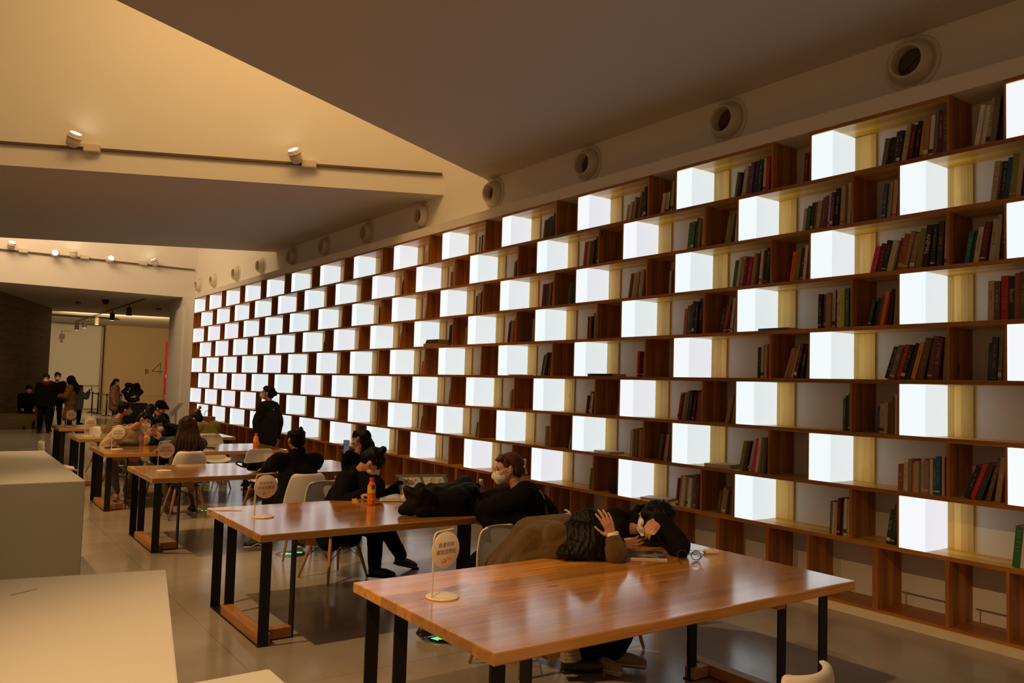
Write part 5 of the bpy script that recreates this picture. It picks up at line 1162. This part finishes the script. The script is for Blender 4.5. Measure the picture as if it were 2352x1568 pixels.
# fourth table small things
bm = B(); capsule(bm, (2.22, 12.56, .78), (2.44, 12.52, .778), .034, .030); o = blob('pouch', bm, plain('leather_black', (.012, .01, .01), .35), .008, None, 2, .006, (20, 20, 20))
for v in o.data.vertices: v.co.z = max(v.co.z, TZ+.001)
tag(o, 'shiny black pouch beside the sign on the fourth table', 'pouch')
bm = B(); box(bm, 1.99, 2.14, 12.36, 12.44, TZ+.0005, TZ+.012, bevel=.004); tag(link('phone_face_down', bm, plain('phone_black', (.012, .012, .014), .3)), 'black phone lying flat behind the sign on the fourth table', 'phone')
bm = B(); cyl(bm, (3.22, 12.15, TZ+.012), (3.32, 11.86, TZ+.012), .011, seg=10); tag(link('dark_pen_case', bm, plain('case_dark', (.03, .012, .008), .4)), 'thin dark case lying at the right of the long haired person', 'case')
# nearest table: magazine, glasses, charger
mg = thing('magazine', 'blue grey magazine lying under the elbow on the nearest table', 'magazine', (3.585, 3.62, TZ), -.02)
Mz = Matrix.Rotation(-.62, 4, 'Z')
bm = B(); box(bm, -.15, .15, -.105, .105, .0006, .009, bevel=.001, M=Mz); link('pages', bm, paper, mg)
def mag_mat():
    m, t, b = newmat('magazine_cover'); L = t.links.new; tc = nd(t, 'ShaderNodeTexCoord'); n = nd(t, 'ShaderNodeTexNoise'); n.inputs['Scale'].default_value = 7; L(tc.outputs['Object'], n.inputs[0])
    r = ramp(t, [(.42, (.03, .035, .05)), (.5, (.08, .09, .13)), (.58, (.22, .24, .30))]); r.color_ramp.interpolation = 'CONSTANT'; L(n.outputs['Fac'], r.inputs[0]); L(r.outputs[0], b.inputs['Base Color']); b.inputs['Roughness'].default_value = .3; return m
bm = B(); box(bm, -.15, .15, -.105, .105, .009, .0105, bevel=.0006, M=Mz); link('cover', bm, mag_mat(), mg)
gs = thing('eyeglasses', 'dark round framed glasses standing open on the nearest table', 'glasses', (3.765, 3.385, TZ), -.72)
bm = B()
for sx in (-1, 1):
    cen = V((sx*.034, 0, .026)); tube(bm, [cen + V((.0245*math.cos(a), .003*math.cos(a)*sx, .0225*math.sin(a))) for a in [2*PI*i/24 for i in range(25)]], .0019, 6)
    tube(bm, spline([V((sx*.058, .0, .034)), V((sx*.066, -.012, .032)), V((sx*.060-.02*(sx > 0), -.07, .016)), V((sx*.050-.05*(sx > 0), -.125, .004))], 5), .0017, 6)
tube(bm, spline([V((-.011, 0, .030)), V((0, .002, .034)), V((.011, 0, .030))], 4), .0017, 6)
link('frame', bm, gl, gs, True)
for sx in (-1, 1):
    bm = B(); cyl(bm, (sx*.034, -.0006, .026), (sx*.034, .0006, .026), .0225, seg=24); link('lens', bm, plain('lens_glass', (.95, .95, .95), .02, trans=1.0), gs, True)
gs.scale = (1.18, 1.18, 1.18)
ch = thing('earphone_case', 'small cream earphone case on the nearest table', 'case', (4.05, 3.46, TZ), -.45)
bm = B(); box(bm, -.045, .045, -.027, .027, .0005, .024, bevel=.007); link('case_body', bm, plain('case_cream', (.80, .68, .52), .35), ch, True)
bm = B(); box(bm, .008, .0085, -.0272, .0272, .001, .0243); link('lid_seam', bm, plain('seam', (.4, .3, .2), .6), ch)
cordm = plain('cord_dark', (.06, .045, .03), .6); oc_ = V((3.975, 3.50, TZ)); Mc = Matrix.Rotation(.45, 4, 'Z')
bm = B(); tube(bm, spline([(3.935, 3.515, TZ+.006), (3.90, 3.53, TZ+.02), (3.90, 3.60, TZ+.006), (3.86, 3.62, TZ+.006), (3.80, 3.60, TZ+.006)], 8), .0014, 6); tube(bm, spline([(3.80, 3.60, TZ+.003), (3.82, 3.55, TZ+.003), (3.87, 3.53, TZ+.003), (3.845, 3.46, TZ+.003)], 8), .0014, 6)
for v in bm.verts: v.co = Mc @ (v.co-oc_)
link('cord', bm, cordm, ch)

# ------------------------------------------------------------------ lobby objects
bone = plain('skull_bronze', (.035, .030, .014), .55, bump=.4, bscale=20, var=.3)
sk = thing('dinosaur_skull', 'dark dinosaur skull sculpture on display in the lobby', 'sculpture', (5.76, 31.0, 0))
bm = B(); z0 = .80
for a, b_, r0, r1 in (((-.15, 0, .55), (-.05, -.08, .57), .10, .09), ((.15, 0, .55), (.05, -.08, .57), .10, .09), ((-.10, 0, .60), (-.16, .1, .60), .09, .09), ((.10, 0, .60), (.16, .1, .60), .09, .09), ((-.14, 0, .50), (-.31, .05, .36), .09, .06), ((.14, 0, .50), (.31, .05, .36), .09, .06),
                      ((-.30, .05, .36), (-.18, -.1, .28), .065, .07), ((.30, .05, .36), (.18, -.1, .28), .065, .07), ((0, -.10, .5), (0, -.35, .34), .10, .09), ((-.10, -.2, .36), (-.09, -.38, .26), .07, .06), ((.10, -.2, .36), (.09, -.38, .26), .07, .06), ((-.17, 0, .28), (-.12, -.3, .12), .07, .05), ((.17, 0, .28), (.12, -.3, .12), .07, .05), ((-.12, -.3, .10), (.12, -.3, .10), .07, .07), ((-.22, .1, .30), (-.18, .05, .12), .06, .05), ((.22, .1, .30), (.18, .05, .12), .06, .05), ((-.1, .05, .05), (.1, .05, .05), .06, .06)):
    capsule(bm, V(a)+V((0, 0, z0)), V(b_)+V((0, 0, z0)), r0, r1)
blob('skull', bm, bone, .014, sk, 2, .008, (14, 14, 14))
bm = B()
for q in range(7): cyl(bm, (-.09+.03*q, -.40, z0+.245), (-.09+.03*q, -.41, z0+.185), .012, .003, seg=8)
link('teeth', bm, plain('teeth_ivory', (.60, .50, .34), .5), sk)
for sx in (-1, 1):
    bm = B(); ell(bm, (sx*.115, -.115, z0+.47), (.045, .03, .055)); link('eye_socket', bm, dark_hole if sx > 0 else plain('teeth_ivory', (.60, .50, .34), .5), sk, True)
bm = B(); box(bm, -.45, .45, -.35, .3, 0, .78, bevel=.01); link('pedestal', bm, plain('pedestal_dark', (.05, .035, .02), .6), sk)
st0 = None
SP = [(5.98, 41.2, 'first from left by the gate'), (5.98, 39.6, 'taller looking one by the child'), (6.06, 37.9, 'left of the pink coat'), (6.55, 37.6, 'just left of the pink coat'), (8.35, 36.6, 'right of the skull'), (9.9, 36.9, 'beside the red banner')]
for i, (x, y, d_) in enumerate(SP):
    lab = f'black queue barrier post in the lobby, {d_}'
    if st0 is None:
        st0 = thing('barrier_post', lab, 'barrier post', (x, y, 0), 0, 'queue barrier posts'); bm = B(); lathe(bm, (0, 0, 0), (0, 0, 1), [(.20, 0), (.20, .02), (.05, .05)], 20); link('base', bm, black_steel, st0, True)
        bm = B(); cyl(bm, (0, 0, .04), (0, 0, .93), .032); lathe(bm, (0, 0, .86), (0, 0, 1), [(.045, 0), (.045, .09)], 16); link('post', bm, black_steel, st0, True)
    else: dup(st0, (x, y, 0), 0, lab)
belt_m = plain('belt_tan', (.22, .14, .06), .7)
for (a, b_) in ((0, 1), (1, 2), (2, 3), (3, 4), (4, 5)):
    p0, p1 = V((*SP[a][:2], .88)), V((*SP[b_][:2], .88)); d_ = (p1-p0); M = Matrix.Translation(p0) @ d_.to_track_quat('X', 'Z').to_matrix().to_4x4(); bm = B(); box(bm, .03, d_.length-.03, -.002, .002, -.03, .03, M=M)
    tag(link('barrier_belt', bm, belt_m), f'tan belt stretched between barrier posts, {ORD[a+1]} span from the left', 'barrier belt')
# slanted reading panel by the pillar
rp = thing('reading_stand', 'slanted pale text panel on a stand in front of the white pillar', 'sign', (5.15, 22.0, 0))
bm = B(); vs = [V(q) for q in ((-.22, 0, .74), (-.10, 0, .72), (.20, .10, 1.07), (.07, .10, 1.08))]; th = V((0, .02, -.012))
a_ = [bm.verts.new(v) for v in vs]; b_ = [bm.verts.new(v+th) for v in vs]; bm.faces.new(a_); bm.faces.new(b_[::-1])
for i in range(4): bm.faces.new((a_[i], b_[i], b_[(i+1) % 4], a_[(i+1) % 4]))
bmesh.ops.recalc_face_normals(bm, faces=bm.faces); link('panel', bm, plain('panel_pale', (.62, .55, .46), .6), rp)
bm = B()
for r_ in range(4):
    for q in range(9):
        c_ = vs[0].lerp(vs[3], .15+.08*q) + (vs[1]-vs[0])*(.2+.2*r_) + V((0, -.003, .002)); box(bm, c_.x, c_.x+.016, c_.y, c_.y+.002, c_.z, c_.z+.010)
link('panel_text', bm, plain('panel_ink', (.20, .14, .10), .7), rp)
bm = B(); cyl(bm, (0, .06, 0), (0, .06, .85), .03); cyl(bm, (0, .06, 0), (0, .06, .02), .18, seg=20); link('stand', bm, plain('panel_pale', (.62, .55, .46), .6), rp)
